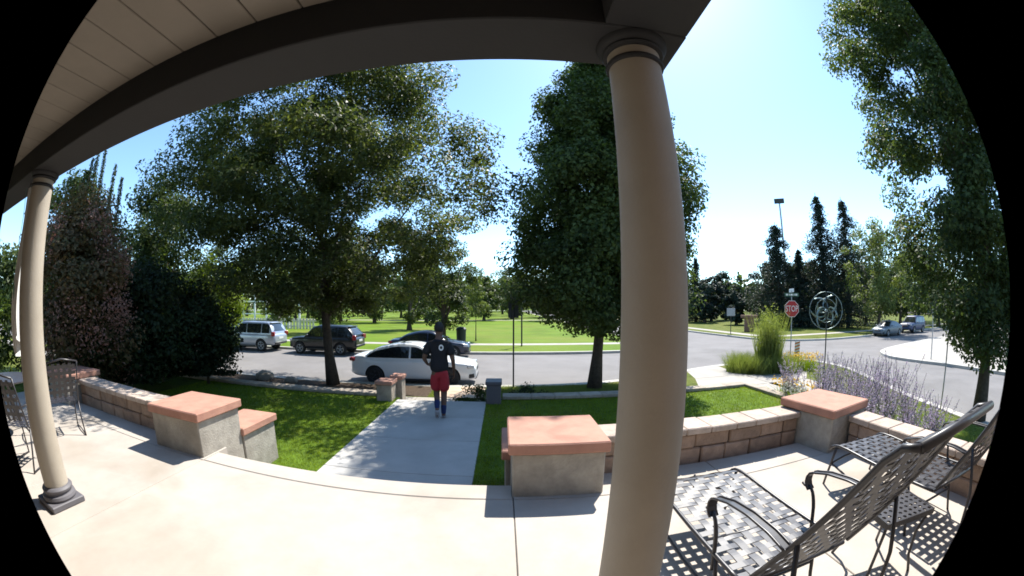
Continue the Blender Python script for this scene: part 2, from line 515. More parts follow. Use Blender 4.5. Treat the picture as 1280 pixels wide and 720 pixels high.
# pavements (thin concrete sheets on the verges)
def strip(name, poly, m='sidewalk', z=ZK + 0.006, z0=ZK - 0.05):
    return struct(poly_sheet(name, poly, z, m, z0))
x = -40.0
pav = struct(MB().add([(-40,9.3,ZK+0.002),(9.2,9.3,ZK+0.002),(9.2,10.75,ZK+0.002),(-40,10.75,ZK+0.002)], [(0,1,2,3)]).build('pavement', 'joint'))
while x < 9:
    MB().cbox((x+0.006,9.3,ZK-0.05),(x+1.494,10.75,ZK+0.012),0.008).build('slab','sidewalk',pav); x += 1.5
ramp_ = struct(MB().add([(6.6,10.76,ZK+0.003),(10.4,9.4,ZK+0.003),(9.0,14.8,ZK+0.003),(7.6,14.3,ZK+0.003)], [(0,1,2,3)]).build('pavement','sidewalk'))
for poly in ([(6.3,10.78),(9.2,10.78),(9.3,12.6),(7.1,12.6)], [(7.15,12.63),(9.3,12.63),(9.6,14.85),(8.0,14.4)], [(9.23,8.0),(10.9,8.0),(11.2,10.7),(9.23,10.75)], [(9.35,10.8),(11.25,10.75),(12.8,12.2),(9.4,12.4)]):
    poly_sheet('slab', poly, ZK + 0.012, 'sidewalk', ZK - 0.05).parent = ramp_
strip('path', [(-140,26.0),(9.0,26.0),(9.0,27.2),(-140,27.2)])
strip('path', [(22.6,29),(24.0,27.2),(40,27.4),(120,31),(120,32.3),(40,28.7),(24.6,28.5),(23.9,30),(23.9,120),(22.6,120)])
strip('path', smooth_line([(-60,72),(-20,70),(8,73),(10,73)]) + [(10,75),(8.5,75)] + smooth_line([(8.5,75),(-20,72),(-60,74)]))

# raised front garden
struct(MB().box((-16,3.2,-1.3),(-2.40,8.5,-0.535)).build('lawn','lawn'))
struct(MB().box((-0.36,3.2,-1.3),(6.45,8.5,-0.535)).build('lawn','lawn'))
wk = struct(MB().box((-2.395,3.75,-1.3),(-0.365,8.30,-0.54)).build('walkway','joint'))
ys = [3.76,4.42,5.72,7.02,8.30]
for a, b in zip(ys[:-1], ys[1:]):
    MB().cbox((-2.397,a+0.004,-0.62),(-0.363,b-0.004,-0.525),0.006).build('slab','walk',wk)
# steps from the walkway down to the pavement, and through the verge
st = struct(MB().box((-2.38,8.31,-1.3),(-0.38,8.6,-0.72)).build('steps','walk'))
MB().cbox((-2.38,8.60,-1.3),(-0.38,8.92,-0.89),0.01).build('step','walk',st)
MB().cbox((-2.38,8.92,-1.3),(-0.38,9.26,-1.02),0.01).build('step','walk',st)
cw = struct(MB().box((-1.95,10.78,-1.2),(-0.55,12.35,ZK+0.004)).build('verge_crossing','joint'))
for a, b in ((10.79,11.55),(11.56,12.34)):
    MB().cbox((-1.94,a,-1.2),(-0.56,b,ZK+0.02),0.008).build('flagstone','flag',cw)
# porch steps
ps = struct(MB().cbox((-3.1,3.13,-0.7),(0.05,3.44,-0.177),0.012).build('porch_steps','slab'))
MB().cbox((-3.1,3.44,-0.7),(0.05,3.75,-0.354),0.012).build('step','slab',ps)

# sloping planted ground east of the lawn
def slope_z(x): return -0.42 - 0.62 * sstep(5.0, 9.3, x)
def slope(name, x0, x1, y0, y1, m, nx, ny, amp=0.03):
    vs = [(x0+(x1-x0)*i/nx, y0+(y1-y0)*j/ny, slope_z(x0+(x1-x0)*i/nx) + rnd.uniform(-amp,amp)*(0<i<nx)) for i in range(nx+1) for j in range(ny+1)]
    fs = [(i*(ny+1)+j,(i+1)*(ny+1)+j,(i+1)*(ny+1)+j+1,i*(ny+1)+j+1) for i in range(nx) for j in range(ny)]
    return struct(MB().add(vs, fs).build(name, m, smooth=True))
slope('flower_bed', 4.2, 6.46, -4, 3.4, 'mulch', 8, 16)
slope('flower_bed', 6.46, 8.6, -4, 8.6, 'mulch', 8, 24)
slope('verge', 8.6, 10.4, -4, 8.6, 'lawn', 8, 24)
struct(MB().box((4.2,3.3,-1.0),(6.45,3.21,-0.45)).build('soil_bank','mulch', fix=True))
# mulched strip west of the walk along the pavement
strip('planting_bed', [(-30,10.85),(-2.2,10.85),(-2.2,12.3),(-30,12.3)], 'mulch', ZK + 0.008)
strip('planting_bed', [(-30,8.85),(-2.6,8.85),(-2.6,9.27),(-30,9.27)], 'mulch', ZK + 0.009)

# ------------------------------------------------------------------ porch floor of cast slabs
pf = struct(MB().box((-9.0,-0.12,-0.9),(4.2,3.12,-0.012)).build('porch_floor','joint'))
xs = [-9.0,-6.02,-3.13,0.09,2.1,4.2]
for a, b in zip(xs[:-1], xs[1:]):
    for y0, y1 in ((-0.12,2.87),):
        MB().cbox((a+0.004,y0+0.003,-0.1),(b-0.004,y1-0.003,0.0),0.005).build('slab','slab',pf)
MB().cbox((-3.126,2.876,-0.2),(0.086,3.15,0.0),0.012).build('slab','slab',pf)
for a, b in ((-9.0,-6.02),(-6.02,-3.13),(0.09,2.1),(2.1,4.2)):
    MB().cbox((a+0.004,2.876,-0.2),(b-0.004,3.32,0.0),0.005).build('slab','slab',pf)

# ------------------------------------------------------------------ the house front: wall, beam, ceiling
house = thing('house', 'house front porch with dark beam and pale boarded ceiling', 'house')
MB().box((-9.0,-0.40,-0.4),(-0.10,-0.125,3.6)).build('wall','siding',house)
MB().box((0.10,-0.40,-0.4),(5.2,-0.125,3.6)).build('wall','siding',house)
MB().box((-0.10,-0.40,-0.4),(0.10,-0.16,3.6)).build('wall','siding',house)
bz = 2.645
MB().cbox((-12.0,1.10,bz),(0.72,1.38,bz+0.34),0.006).build('beam','beam',house)
MB().cbox((0.38,-0.12,bz+0.001),(0.718,1.099,bz+0.339),0.006).build('beam','beam',house)
zc = 2.86
xb = 0.38
while xb > -12.0:
    w = 0.245
    MB().cbox((xb-w+0.003,-0.12,zc),(xb-0.003,1.098,zc+0.02),0.004).build('ceiling_board','board',house)
    xb -= w
MB().box((-12.0,-0.12,zc+0.021),(0.38,1.098,zc+0.05)).build('ceiling_backing','beam',house)
MB().add([(-12.2,-0.4,3.9),(0.86,-0.4,3.9),(0.86,1.55,2.99),(-12.2,1.55,2.99),(-12.2,-0.4,3.95),(0.86,-0.4,3.95),(0.86,1.55,3.09),(-12.2,1.55,3.09)],
         [(0,1,2,3),(7,6,5,4),(0,4,5,1),(1,5,6,2),(2,6,7,3),(3,7,4,0)]).build('roof','roof',house,fix=True)
MB().add([(-12.0,1.35,2.98),(0.70,1.35,2.98),(0.70,-0.12,2.98),(-12.0,-0.12,2.98)],[(0,1,2,3)]).build('soffit','beam',house)

def column(label, x, y):
    c = thing('porch_column', label, 'column', (x,y,0), 0, 'porch columns')
    b = MB(); b.cbox((-0.19,-0.19,0),(0.19,0.19,0.055),0.008); b.build('plinth','trim',c)
    b = MB(); b.lathe([(0.172,0.056),(0.180,0.075),(0.172,0.098),(0.150,0.108),(0.146,0.120),(0.160,0.132),(0.163,0.150),(0.150,0.165),(0.136,0.172)],40); b.build('base_ring','trim',c,angle=35)
    prof = [(0.130,0.17)]
    for k in range(13):
        t = k / 12
        prof.append((0.1285 - 0.022 * t ** 1.6, 0.20 + t * 2.325))
    b = MB(); b.lathe(prof,48); b.build('shaft','cream',c,angle=35)
    b = MB(); b.lathe([(0.107,2.552),(0.108,2.553),(0.108,2.588)],48); b.build('collar','cream',c,angle=35)
    b = MB(); b.lathe([(0.107,2.526),(0.117,2.529),(0.120,2.538),(0.115,2.548),(0.107,2.5515)],48); b.build('neck_ring','beam',c,angle=35)
    b = MB(); b.lathe([(0.108,2.5885),(0.124,2.592),(0.129,2.600),(0.124,2.610),(0.136,2.618),(0.146,2.632),(0.148,2.6435)],48); b.build('capital','beam',c,angle=35)
    return c
column('tall cream column rising beside the woven chaise lounges', 0.525, 1.24)
column('tall cream column beside the white hanging flag', -3.62, 1.24)

# ------------------------------------------------------------------ pillars and block walls
def pillar(name, label, x, y, w, d, h, z0=0.0, rz=0, cap=0.10, over=0.035, group=None, capm='redstone', bodym='stucco', bev=0.012):
    p = thing(name, label, 'pillar', (x,y,z0), rz, group)
    MB().cbox((-w/2,-d/2,-0.3),(w/2,d/2,h-cap),0.012).build('body',bodym,p)
    # cap stone with slightly rough lower edge
    c = MB(); c.cbox((-w/2-over,-d/2-over,h-cap+0.001),(w/2+over,d/2+over,h),bev)
    c.build('cap_stone',capm,p)
    return p
pillar('stone_pillar','square pillar with red sandstone cap beside the tall cream column',0.472,3.29,0.78,0.74,0.50)
pillar('stone_pillar','square pillar with red cap at the porch step, joined to the low block wall and a lower pillar',-3.585,3.29,0.86,0.76,0.50)
pillar('stone_pillar','far square red capped pillar at the end of the block wall by the dark hedge',-7.42,3.42,0.80,0.78,0.50,rz=rad(4))
pillar('stone_pillar','red capped corner pillar in front of the lavender coloured sage',3.865,3.29,0.80,0.80,0.50,rz=rad(8))
pillar('lower_pillar','lower red capped pillar stepping down beside the lit lawn',-3.42,4.06,0.54,0.74,0.66,z0=-0.53)
pillar('lower_pillar','lower red capped pillar at the lawn edge just behind the pillar beside the column',0.375,4.06,0.70,0.74,0.66,z0=-0.53)

def stone_wall(name, label, p0, p1, th, h, z0=0.0, courses=2, bl=0.40, caph=0.07, capw=0.04, bm='block', cm='capblock', seed=1, capl=0.30):
    r = random.Random(seed)
    p0, p1 = Vector((*p0,0)), Vector((*p1,0))
    L = (p1 - p0).length; d = (p1 - p0).normalized()
    w = thing(name, label, 'wall', (p0.x,p0.y,z0), math.atan2(d.y,d.x))
    hh = (h - caph) / courses
    MB().box((0.01,-th/2+0.035,-0.25),(L-0.01,th/2-0.035,h-caph-0.01)).build('core','joint',w)
    for c in range(courses):
        x = -(c % 2) * bl * 0.5 if courses > 1 else 0
        while x < L - 0.03:
            l = bl * r.uniform(0.75,1.25)
            a, b = max(0,x), min(L, x + l)
            if L - b < 0.1: b = L
            if b - a > 0.04:
                j = r.uniform(0,0.022)
                MB().cbox((a+0.005,-th/2-j+0.01,c*hh+0.004 - (0.2 if c==0 else 0)),(b-0.005,th/2+j-0.01,(c+1)*hh-0.004),0.014).build('block',bm,w)
            x = b if b > x + l * 0.5 else x + l
            if b == L: break
    if caph > 0:
        x = 0
        while x < L - 0.02:
            l = capl * r.uniform(0.85,1.15)
            b = min(L, x + l)
            if L - b < 0.12: b = L
            dz = r.uniform(-0.003,0.004)
            MB().cbox((x+0.004,-th/2-capw,h-caph+0.001),(b-0.004,th/2+capw,h+dz),0.010).build('cap_block',cm,w)
            x = b
    return w
stone_wall('block_wall','low tan block wall between the cream column and the corner pillar',(0.90,3.50),(3.44,3.50),0.30,0.385,seed=3)
stone_wall('block_wall','low block wall behind the chaise lounges ending at the corner pillar',(4.04,2.86),(3.98,-0.8),0.28,0.385,seed=4)
stone_wall('block_wall','low shaded block wall running to the far pillar by the dark hedge',(-6.98,3.50),(-4.05,3.40),0.30,0.40,seed=5)
stone_wall('garden_edging','low stone edging along the shaded lawn below the street tree beside the black car',(-16,8.66),(-2.86,8.66),0.26,0.60,z0=-1.05,courses=2,bl=0.55,caph=0.08,bm='edge',cm='edge',seed=6,capl=0.6)
stone_wall('garden_edging','low stone edging along the lawn under the dense pear tree',(0.0,8.66),(6.50,8.66),0.26,0.60,z0=-1.05,courses=2,bl=0.55,caph=0.08,bm='edge',cm='edge',seed=8,capl=0.6)
stone_wall('garden_edging','low stone edging between the lit lawn and the yellow flowers',(6.56,8.50),(6.56,3.6),0.22,0.60,z0=-1.05,courses=2,bl=0.5,caph=0.08,bm='edge',cm='edge',seed=9,capl=0.5)
# gate posts at the end of the walk, each with a lower post behind
pillar('gate_post','pink capped stepped gate post by the rear wheel of the white car',-2.66,8.30,0.36,0.40,0.46,z0=-0.53,cap=0.09,over=0.03,capm='redstone',bodym='edge')
pillar('gate_post','slim pink capped gate post behind the stepped one by the white car',-2.50,8.78,0.26,0.34,1.02,z0=-1.05,cap=0.09,over=0.03,capm='redstone',bodym='edge')
pillar('gate_post','grey gate post beside the thin black sign pole',-0.19,8.30,0.32,0.40,0.50,z0=-0.53,cap=0.08,over=0.02,capm='trim',bodym='trim')

# ------------------------------------------------------------------ woven chaise lounges
def path_sample(pts, step):
    P = [Vector(p) for p in pts]; out = []; acc = 0
    L = [0]
    for a, b in zip(P[:-1], P[1:]): L.append(L[-1] + (b-a).length)
    n = max(2, int(round(L[-1] / step)))
    for i in range(n + 1):
        s = L[-1] * i / n; k = 0
        while k < len(L) - 2 and L[k+1] < s: k += 1
        t = (s - L[k]) / max(1e-9, L[k+1] - L[k])
        out.append(P[k].lerp(P[k+1], t))
    return out, L[-1]

def normals_x(P):
    """normals of a path lying in the y-z plane, turned to the upper side."""
    N = []
    for i in range(len(P)):
        d = (P[min(i+1,len(P)-1)] - P[max(i-1,0)]).normalized()
        N.append(Vector((0, -d.z, d.y)) * (1 if True else 1))
    return N

def weave(parent, path, width, pitch=0.084, sw=0.047, amp=0.0022, flip=1):
    """woven straps: lengthwise ones along path, cross ones from side to side."""
    P, L = path_sample(path, pitch / 4)
    N = [n * flip for n in normals_x(P)]
    ncol = int(width / pitch)
    x0 = -pitch * (ncol - 1) / 2
    for c in range(ncol):
        pts, ups = [], []
        for i, (p, n) in enumerate(zip(P, N)):
            s = math.cos(PI * (i / 4 + 0.5 + c)) if 0 < i < len(P)-1 else 0
            s = math.sin(PI * (i / 4) ) if False else math.cos(PI * (i / 4 - 0.5) + PI * c)
            pts.append(p + Vector((x0 + c * pitch, 0, 0)) + n * amp * s); ups.append(n)
        b = MB(); b.ribbon(pts, ups, (1,0,0), sw, 0.0022); b.build('strap','strap',parent,fix=True)
    k = 0
    for i in range(2, len(P) - 1, 4):
        n = N[i]; d = (P[i+1] - P[i-1]).normalized()
        pts, ups = [], []
        m = ncol * 4
        for j in range(-2, m - 1):
            xx = x0 + j * pitch / 4
            xx = max(-width/2, min(width/2, xx))
            s = -math.cos(PI * (i / 4 - 0.5) + PI * (j / 4)) if -2 < j < m-2 else 0
            pts.append(P[i] + Vector((xx,0,0)) + n * amp * s); ups.append(n)
        pts[0].x = -width/2; pts[-1].x = width/2
        b = MB(); b.ribbon(pts, ups, d, sw, 0.0022); b.build('strap','strap',parent,fix=True)
        k += 1

def arc(cy, cz, r, a0, a1, n=10, x=0):
    return [(x, cy + r*math.cos(rad(a0+(a1-a0)*i/n)), cz + r*math.sin(rad(a0+(a1-a0)*i/n))) for i in range(n+1)]

def chaise(label, loc, rz, group):
    """local y runs from the head (0) to the foot (+), x across."""
    c = thing('chaise_lounge', label, 'lounge chair', loc, rz, group)
    W = 0.70
    seat = [(0,0.55,0.40)] + [(0,0.55+0.1*i,0.40-0.012*math.sin(PI*i/10)) for i in range(1,11)] + [(0,1.66,0.398),(0,1.72,0.388),(0,1.765,0.365),(0,1.79,0.335)]
    back = [(0,0.52,0.43),(0,0.40,0.62),(0,0.25,0.85),(0,0.10,1.08),(0,0.03,1.18),(0,-0.03,1.235),(0,-0.09,1.25)]
    weave(c, seat, W-0.03)
    weave(c, [tuple(p) for p in reversed(back)], W-0.03)
    for s in (-1, 1):
        x = s * W/2
        MB().tube([(x,y,z) for _,y,z in seat],0.013,8).build('side_rail','steel',c,smooth=True)
        MB().tube([(x,y,z) for _,y,z in back],0.014,8).build('back_post','steel',c,smooth=True)
        # flat arm with rolled rim and a scroll at the front
        ctr = [(x,0.34,0.72),(x,0.45,0.735),(x,0.62,0.735),(x,0.78,0.715),(x,0.88,0.685)] + arc(0.885,0.625,0.058,80,-70,9,x)
        P, _ = path_sample(ctr, 0.03)
        b = MB(); b.ribbon(P, [(0,-0.15,1) if i < len(P)*0.68 else ((P[i]-Vector((x,0.885,0.625))).normalized()) for i in range(len(P))], (1,0,0), 0.05, 0.005)
        arm = b.build('arm','steel',c,fix=True)
        for q in (-1,1):
            MB().tube([p + Vector((q*0.024,0,0.002)) for p in P],0.0065,6).build('arm_rim','steel',arm,smooth=True)
        # S shaped support of the arm, with a curled end
        sup = [(x,0.985,0.585),(x,0.965,0.572),(x,0.945,0.585),(x,0.915,0.59),(x,0.875,0.555),(x,0.845,0.49),(x,0.825,0.41),(x,0.80,0.30)]
        P2, _ = path_sample(sup, 0.03)
        MB().tube(P2,[0.008+0.004*min(1,i/6) for i in range(len(P2))],6).build('arm_support','steel',c,smooth=True)
        # floor legs: an arched foot leg and a rear leg, joined by a low rail
        MB().tube([(x,1.70,0.39),(x*1.0,1.73,0.25),(x*1.02,1.755,0.10),(x*1.02,1.77,0.0)],0.012,8).build('leg','steel',c,smooth=True)
        MB().tube([(x,0.80,0.39),(x*1.0,0.74,0.25),(x*1.02,0.70,0.10),(x*1.02,0.66,0.0)],0.012,8).build('leg','steel',c,smooth=True)
        MB().tube([(x,0.30,0.77),(x,0.22,0.50),(x*1.0,0.20,0.25),(x*1.02,0.12,0.0)],0.012,8).build('leg','steel',c,smooth=True)
        MB().tube([(x,1.735,0.22),(x,1.45,0.165),(x,1.1,0.15),(x,0.72,0.17)],0.010,8).build('low_rail','steel',c,smooth=True)
    xw = W/2
    MB().tube([(-xw,1.79,0.335),(xw,1.79,0.335)],0.013,8).build('foot_rail','steel',c,smooth=True)
    MB().tube([(-xw,0.54,0.40),(xw,0.54,0.40)],0.013,8).build('hinge_rail','steel',c,smooth=True)
    MB().tube([(-xw,-0.09,1.25),(xw,-0.09,1.25)],0.017,10).build('head_rail','steel',c,smooth=True)
    arch = [(-xw,1.735,0.215)] + [(-xw+2*xw*t, 1.735, 0.215+0.055*math.sin(PI*t)) for t in (0.1,0.25,0.5,0.75,0.9)] + [(xw,1.735,0.215)]
    MB().tube(arch,0.010,8).build('stretcher','steel',c,smooth=True)
    MB().tube([(0,1.735,0.27),(0,1.75,0.39)],0.009,6).build('strut','steel',c,smooth=True)
    MB().tube([(-xw,0.72,0.17),(xw,0.72,0.17)],0.010,8).build('stretcher','steel',c,smooth=True)
    for yy in (0.95,1.35):
        MB().tube([(-xw,yy,0.384),(xw,yy,0.384)],0.010,8).build('seat_bar','steel',c,smooth=True)
    return c
chaise('dark woven strap chaise lounge beside the tall cream column', (1.385,0.56,0), rad(0), 'chaise lounges')
chaise('dark woven strap chaise lounge next to the corner pillar', (3.10,0.50,0), rad(-5), 'chaise lounges')

# small punched metal table between the chaises
tb = thing('side_table','small square punched metal side table between the two chaise lounges','table',(2.30,1.16,0),rad(-14))
tw, n = 0.44, 9
hole, cell = 0.030, tw / n
b = MB()
pts = {}
def vid(x, y, z):
    k = (round(x,4), round(y,4), round(z,4))
    if k not in pts: pts[k] = len(b.v); b.v.append(k)
    return pts[k]
for i in range(n):
    for j in range(n):
        x0, y0 = -tw/2 + i*cell, -tw/2 + j*cell
        cx, cy = x0 + cell/2, y0 + cell/2
        o = [(x0,y0),(cx,y0),(x0+cell,y0),(x0+cell,cy),(x0+cell,y0+cell),(cx,y0+cell),(x0,y0+cell),(x0,cy)]
        h = hole/2
        inn = [(cx-h*.7,cy-h*.7),(cx,cy-h),(cx+h*.7,cy-h*.7),(cx+h,cy),(cx+h*.7,cy+h*.7),(cx,cy+h),(cx-h*.7,cy+h*.7),(cx-h,cy)]
        for k in range(8):
            k2 = (k+1) % 8
            b.f.append((vid(*o[k],0.45),vid(*o[k2],0.45),vid(*inn[k2],0.45),vid(*inn[k],0.45))); b.m.append(0)
            b.f.append((vid(*inn[k],0.45),vid(*inn[k2],0.45),vid(*inn[k2],0.442),vid(*inn[k],0.442))); b.m.append(0)
b.build('table_top','strap',tb)
rim_ = MB()
for s in (-1,1):
    rim_.box((-tw/2-0.006,s*tw/2-0.006,0.415),(tw/2+0.006,s*tw/2+0.006,0.453))
    rim_.box((s*tw/2-0.006,-tw/2+0.007,0.415),(s*tw/2+0.006,tw/2-0.007,0.4528))
rim_.build('apron','steel',tb)
for sx in (-1,1):
    for sy in (-1,1):
        MB().tube([(sx*0.20,sy*0.20,0.43),(sx*0.17,sy*0.17,0.28),(sx*0.18,sy*0.18,0.12),(sx*0.215,sy*0.215,0.0)],0.011,8).build('leg','steel',tb,smooth=True)

# ------------------------------------------------------------------ dining set at the far end of the porch
def metal_chair(label, loc, rz, group):
    c = thing('patio_chair', label, 'chair', loc, rz, group)
    W = 0.46
    weave(c, [(0,-0.20,0.43),(0,0.0,0.42),(0,0.22,0.435),(0,0.25,0.42)], W-0.04, 0.085, 0.045)
    weave(c, [(0,-0.40,0.93),(0,-0.33,0.72),(0,-0.24,0.50)], W-0.04, 0.085, 0.045)
    for s in (-1,1):
        x = s*W/2
        MB().tube([(x,-0.42,0.95),(x,-0.33,0.72),(x,-0.23,0.45),(x,-0.20,0.43),(x,0.22,0.435),(x,0.25,0.42)],0.011,8).build('side_frame','steel',c,smooth=True)
        MB().tube([(x,-0.31,0.66),(x*1.08,-0.10,0.67),(x*1.08,0.16,0.66),(x*1.08,0.22,0.62),(x*1.05,0.19,0.57),(x,0.20,0.43),(x*1.03,0.25,0.0)],0.010,8).build('arm','steel',c,smooth=True)
        MB().tube([(x,-0.20,0.43),(x,-0.26,0.20),(x*1.03,-0.34,0.0)],0.011,8).build('leg','steel',c,smooth=True)
        MB().tube([(x*1.03,0.25,0.012),(x*1.03,-0.05,0.03),(x*1.03,-0.34,0.012)],0.009,8).build('runner','steel',c,smooth=True)
    MB().tube([(-W/2,-0.42,0.95),(0,-0.44,0.99),(W/2,-0.42,0.95)],0.011,8).build('top_rail','steel',c,smooth=True)
    return c
metal_chair('black metal patio chair beside the red capped far pillar',(-5.55,2.30,0),rad(75),'patio chairs')
metal_chair('black metal patio chair behind the cream column with the flag',(-4.85,1.42,0),rad(35),'patio chairs')
dt = thing('dining_table','round black metal patio table behind the column with the flag','table',(-6.10,1.55,0))
MB().lathe([(0.0,0.705),(0.50,0.705),(0.52,0.715),(0.52,0.725),(0.50,0.73),(0.0,0.73)],40).build('table_top','strap',dt,angle=30,fix=True)
for k in range(4):
    a = PI/4 + k*PI/2
    MB().tube([(0.12*math.cos(a),0.12*math.sin(a),0.70),(0.10*math.cos(a),0.10*math.sin(a),0.40),(0.22*math.cos(a),0.22*math.sin(a),0.15),(0.36*math.cos(a),0.36*math.sin(a),0.0)],0.014,8).build('leg','steel',dt,smooth=True)
metal_chair('black metal patio chair tucked at the house side of the round table',(-5.75,0.75,0),rad(-20),'patio chairs')

# ------------------------------------------------------------------ long white flag on a bracket beside the far column
fl = thing('hanging_flag','long white folded flag hanging beside the far cream column','flag',(-3.98,1.22,0))
MB().tube([(0.0,0.0,2.66),(0.0,0.0,2.60)],0.006,6).build('hook','steel',fl)
for k,(x0,w0,w1,zb,m) in enumerate(((0.0,0.06,0.22,1.28,'cloth'),(-0.065,0.008,0.012,1.60,'clothgreen'))):
    vs, fs = [], []
    nu, nv = 16, 24
    for j in range(nv+1):
        t = j/nv
        w = w0 + (w1-w0)*t**0.7
        for i in range(nu+1):
            u = i/nu - 0.5
            zz = 2.60 - t*(2.60-zb) + 0.10*t**3*math.sin(u*5)
            vs.append((x0 + u*w + 0.03*k, 0.22*w*math.sin(u*18+t*2)*(0.4+0.6*t) - 0.03*k + 0.02*math.sin(t*6), zz))
    for j in range(nv):
        for i in range(nu):
            fs.append((j*(nu+1)+i,j*(nu+1)+i+1,(j+1)*(nu+1)+i+1,(j+1)*(nu+1)+i))
    MB().add(vs,fs).build('cloth_fold',m,fl,smooth=True)

# ------------------------------------------------------------------ cars
def lerp_t(T, x):
    if x <= T[0][0]: return T[0][1]
    for (a, va), (b, vb) in zip(T[:-1], T[1:]):
        if x <= b:
            t = (x-a)/(b-a); t = t*t*(3-2*t)*0.5 + t*0.5
            return va + (vb-va)*t
    return T[-1][1]

def car(name, label, loc, rz, paint, L=4.6, W=1.80, H=1.45, wb=2.70, r=0.33, belt=0.92, hood=0.88, deck=1.00, nose=0.72,
        cowl=0.95, ws=0.20, rr=-1.05, rg=-1.75, suv=False, rimm='rim', group=None, cat='car', moon=False, rack=False):
    c = thing(name, label, cat, loc, rz, group)
    hl, hw = L/2, W/2
    top = [(-hl,deck-0.18),(-hl+0.10,deck-0.04),(-hl+0.30,deck),(rg+0.2,deck+0.0 if not suv else belt+0.02),(rg+0.5,belt),(cowl-0.3,belt),(cowl+0.25,hood+0.03),(hl-0.75,hood-0.03),(hl-0.25,nose+0.08),(hl-0.06,nose-0.04),(hl,nose-0.14)]
    if suv: top = [(-hl,belt-0.12),(-hl+0.08,belt-0.02),(-hl+0.3,belt),(cowl-0.3,belt),(cowl+0.25,hood+0.03),(hl-0.6,hood-0.02),(hl-0.2,nose+0.10),(hl-0.05,nose-0.02),(hl,nose-0.14)]
    wid = [(-hl,hw*0.80),(-hl+0.12,hw*0.90),(-hl+0.5,hw*0.975),(-0.6,hw),(0.8,hw),(hl-0.7,hw*0.965),(hl-0.25,hw*0.86),(hl-0.06,hw*0.72),(hl,hw*0.60)]
    bot = [(-hl,0.36),(-hl+0.25,0.26),(-0.8,0.20),(0.9,0.20),(hl-0.3,0.20),(hl,0.26)]
    if suv: bot = [(a, v+0.12) for a, v in bot]
    xs = [-hl,-hl+0.05,-hl+0.13,-hl+0.3] + list(np.linspace(-hl+0.5,hl-0.5,17)) + [hl-0.33,hl-0.18,hl-0.08,hl-0.02,hl]
    rings = []
    for x in xs:
        zt, w, zb = lerp_t(top,x), lerp_t(wid,x), lerp_t(bot,x)
        h = zt - zb
        half = [(0.0,zb),(w*0.80,zb),(w*0.95,zb+0.06*h),(w*0.985,zb+0.30*h),(w*1.0,zb+0.62*h),(w*0.985,zt-0.14*h),(w*0.955,zt-0.03*h),(w*0.80,zt+0.012),(0.0,zt+0.035)]
        rings.append([(x,-y,z) for y,z in half] + [(x,y,z) for y,z in reversed(half[1:-1])])
    n = len(rings[0])
    vs = [v for g in rings for v in g]
    fs = [(i*n+k,i*n+(k+1)%n,(i+1)*n+(k+1)%n,(i+1)*n+k) for i in range(len(rings)-1) for k in range(n)]
    fs += [tuple(range(n)), tuple((len(rings)-1)*n+k for k in reversed(range(n)))]
    body = MB().add(vs,fs).build('body',[paint,'blackplastic'],c,smooth=True,fix=True)
    md = body.modifiers.new('s','SUBSURF'); md.levels = md.render_levels = 1
    cut = MB()
    for sx in (-1,1):
        for sy in (-1,1):
            k0, nn = len(cut.v), 28
            R, xc = r*1.14, sx*wb/2 + (0.06 if sx > 0 else 0)
            y0, y1 = (sy*(hw-0.28), sy*(hw+0.3))
            ring = [(xc+R*math.cos(2*PI*k/nn), r+R*math.sin(2*PI*k/nn)) for k in range(nn)]
            cut.add([(a,y0,z) for a,z in ring]+[(a,y1,z) for a,z in ring], [tuple(range(nn)),tuple(range(2*nn-1,nn-1,-1))]+[(k,(k+1)%nn,nn+(k+1)%nn,nn+k) for k in range(nn)])
    co = cut.build('cut',['blackplastic'],fix=True)
    co.location = loc; co.rotation_euler = (0,0,rz)
    bm_ = body.modifiers.new('b','BOOLEAN'); bm_.object = co; bm_.operation = 'DIFFERENCE'; bm_.solver = 'EXACT'; bm_.material_mode = 'TRANSFER'
    bpy.context.view_layer.update()
    me = bpy.data.meshes.new_from_object(body.evaluated_get(bpy.context.evaluated_depsgraph_get()))
    body.modifiers.clear(); body.data = me; me.name = 'body'
    me.polygons.foreach_set('use_smooth',[True]*len(me.polygons)); me.set_sharp_from_angle(angle=rad(38))
    bpy.data.objects.remove(co)
    # cabin
    zr = H
    wbt, wtp = hw*0.935, hw*(0.70 if not suv else 0.76)
    prof = [(rg,belt-0.02),(rg+(rr-rg)*0.55,belt+(zr-belt)*0.60),(rr,zr-0.10),(rr+0.32,zr-0.03),((rr+ws)/2+0.1,zr),(ws-0.12,zr-0.025),(ws+0.12,zr-0.10),(cowl,belt-0.02)]
    if suv: prof = [(rg,belt-0.02),(rg+0.06,belt+0.18),(rr,zr-0.07),(rr+0.25,zr-0.02),((rr+ws)/2,zr),(ws,zr-0.05),(cowl,belt-0.02)]
    prof = smooth_line(prof,4)
    def pz(x):
        for (a,va),(b_,vb) in zip(prof[:-1],prof[1:]):
            if a <= x <= b_: return va+(vb-va)*(x-a)/(b_-a)
        return belt
    def yw(z): return wbt + (wtp-wbt)*max(0,min(1,(z-belt)/(zr-belt)))
    xs2 = sorted(set(round(p[0],4) for p in prof))
    rings = []
    for x in xs2:
        zt = pz(x); w = yw(zt)
        b0 = belt-0.06
        half = [(0,b0),(wbt,b0),(wbt,belt-0.03),(yw(b0+(zt-b0)*0.5),b0+(zt-b0)*0.55),(w*1.0,zt-0.035*(zt>belt+.05)),(w*0.93,zt),(w*0.5,zt+0.022),(0,zt+0.03)]
        rings.append([(x,-y,z) for y,z in half]+[(x,y,z) for y,z in reversed(half[1:-1])])
    n = len(rings[0])
    fs = [(i*n+k,i*n+(k+1)%n,(i+1)*n+(k+1)%n,(i+1)*n+k) for i in range(len(rings)-1) for k in range(n)]
    fs += [tuple(range(n)), tuple((len(rings)-1)*n+k for k in reversed(range(n)))]
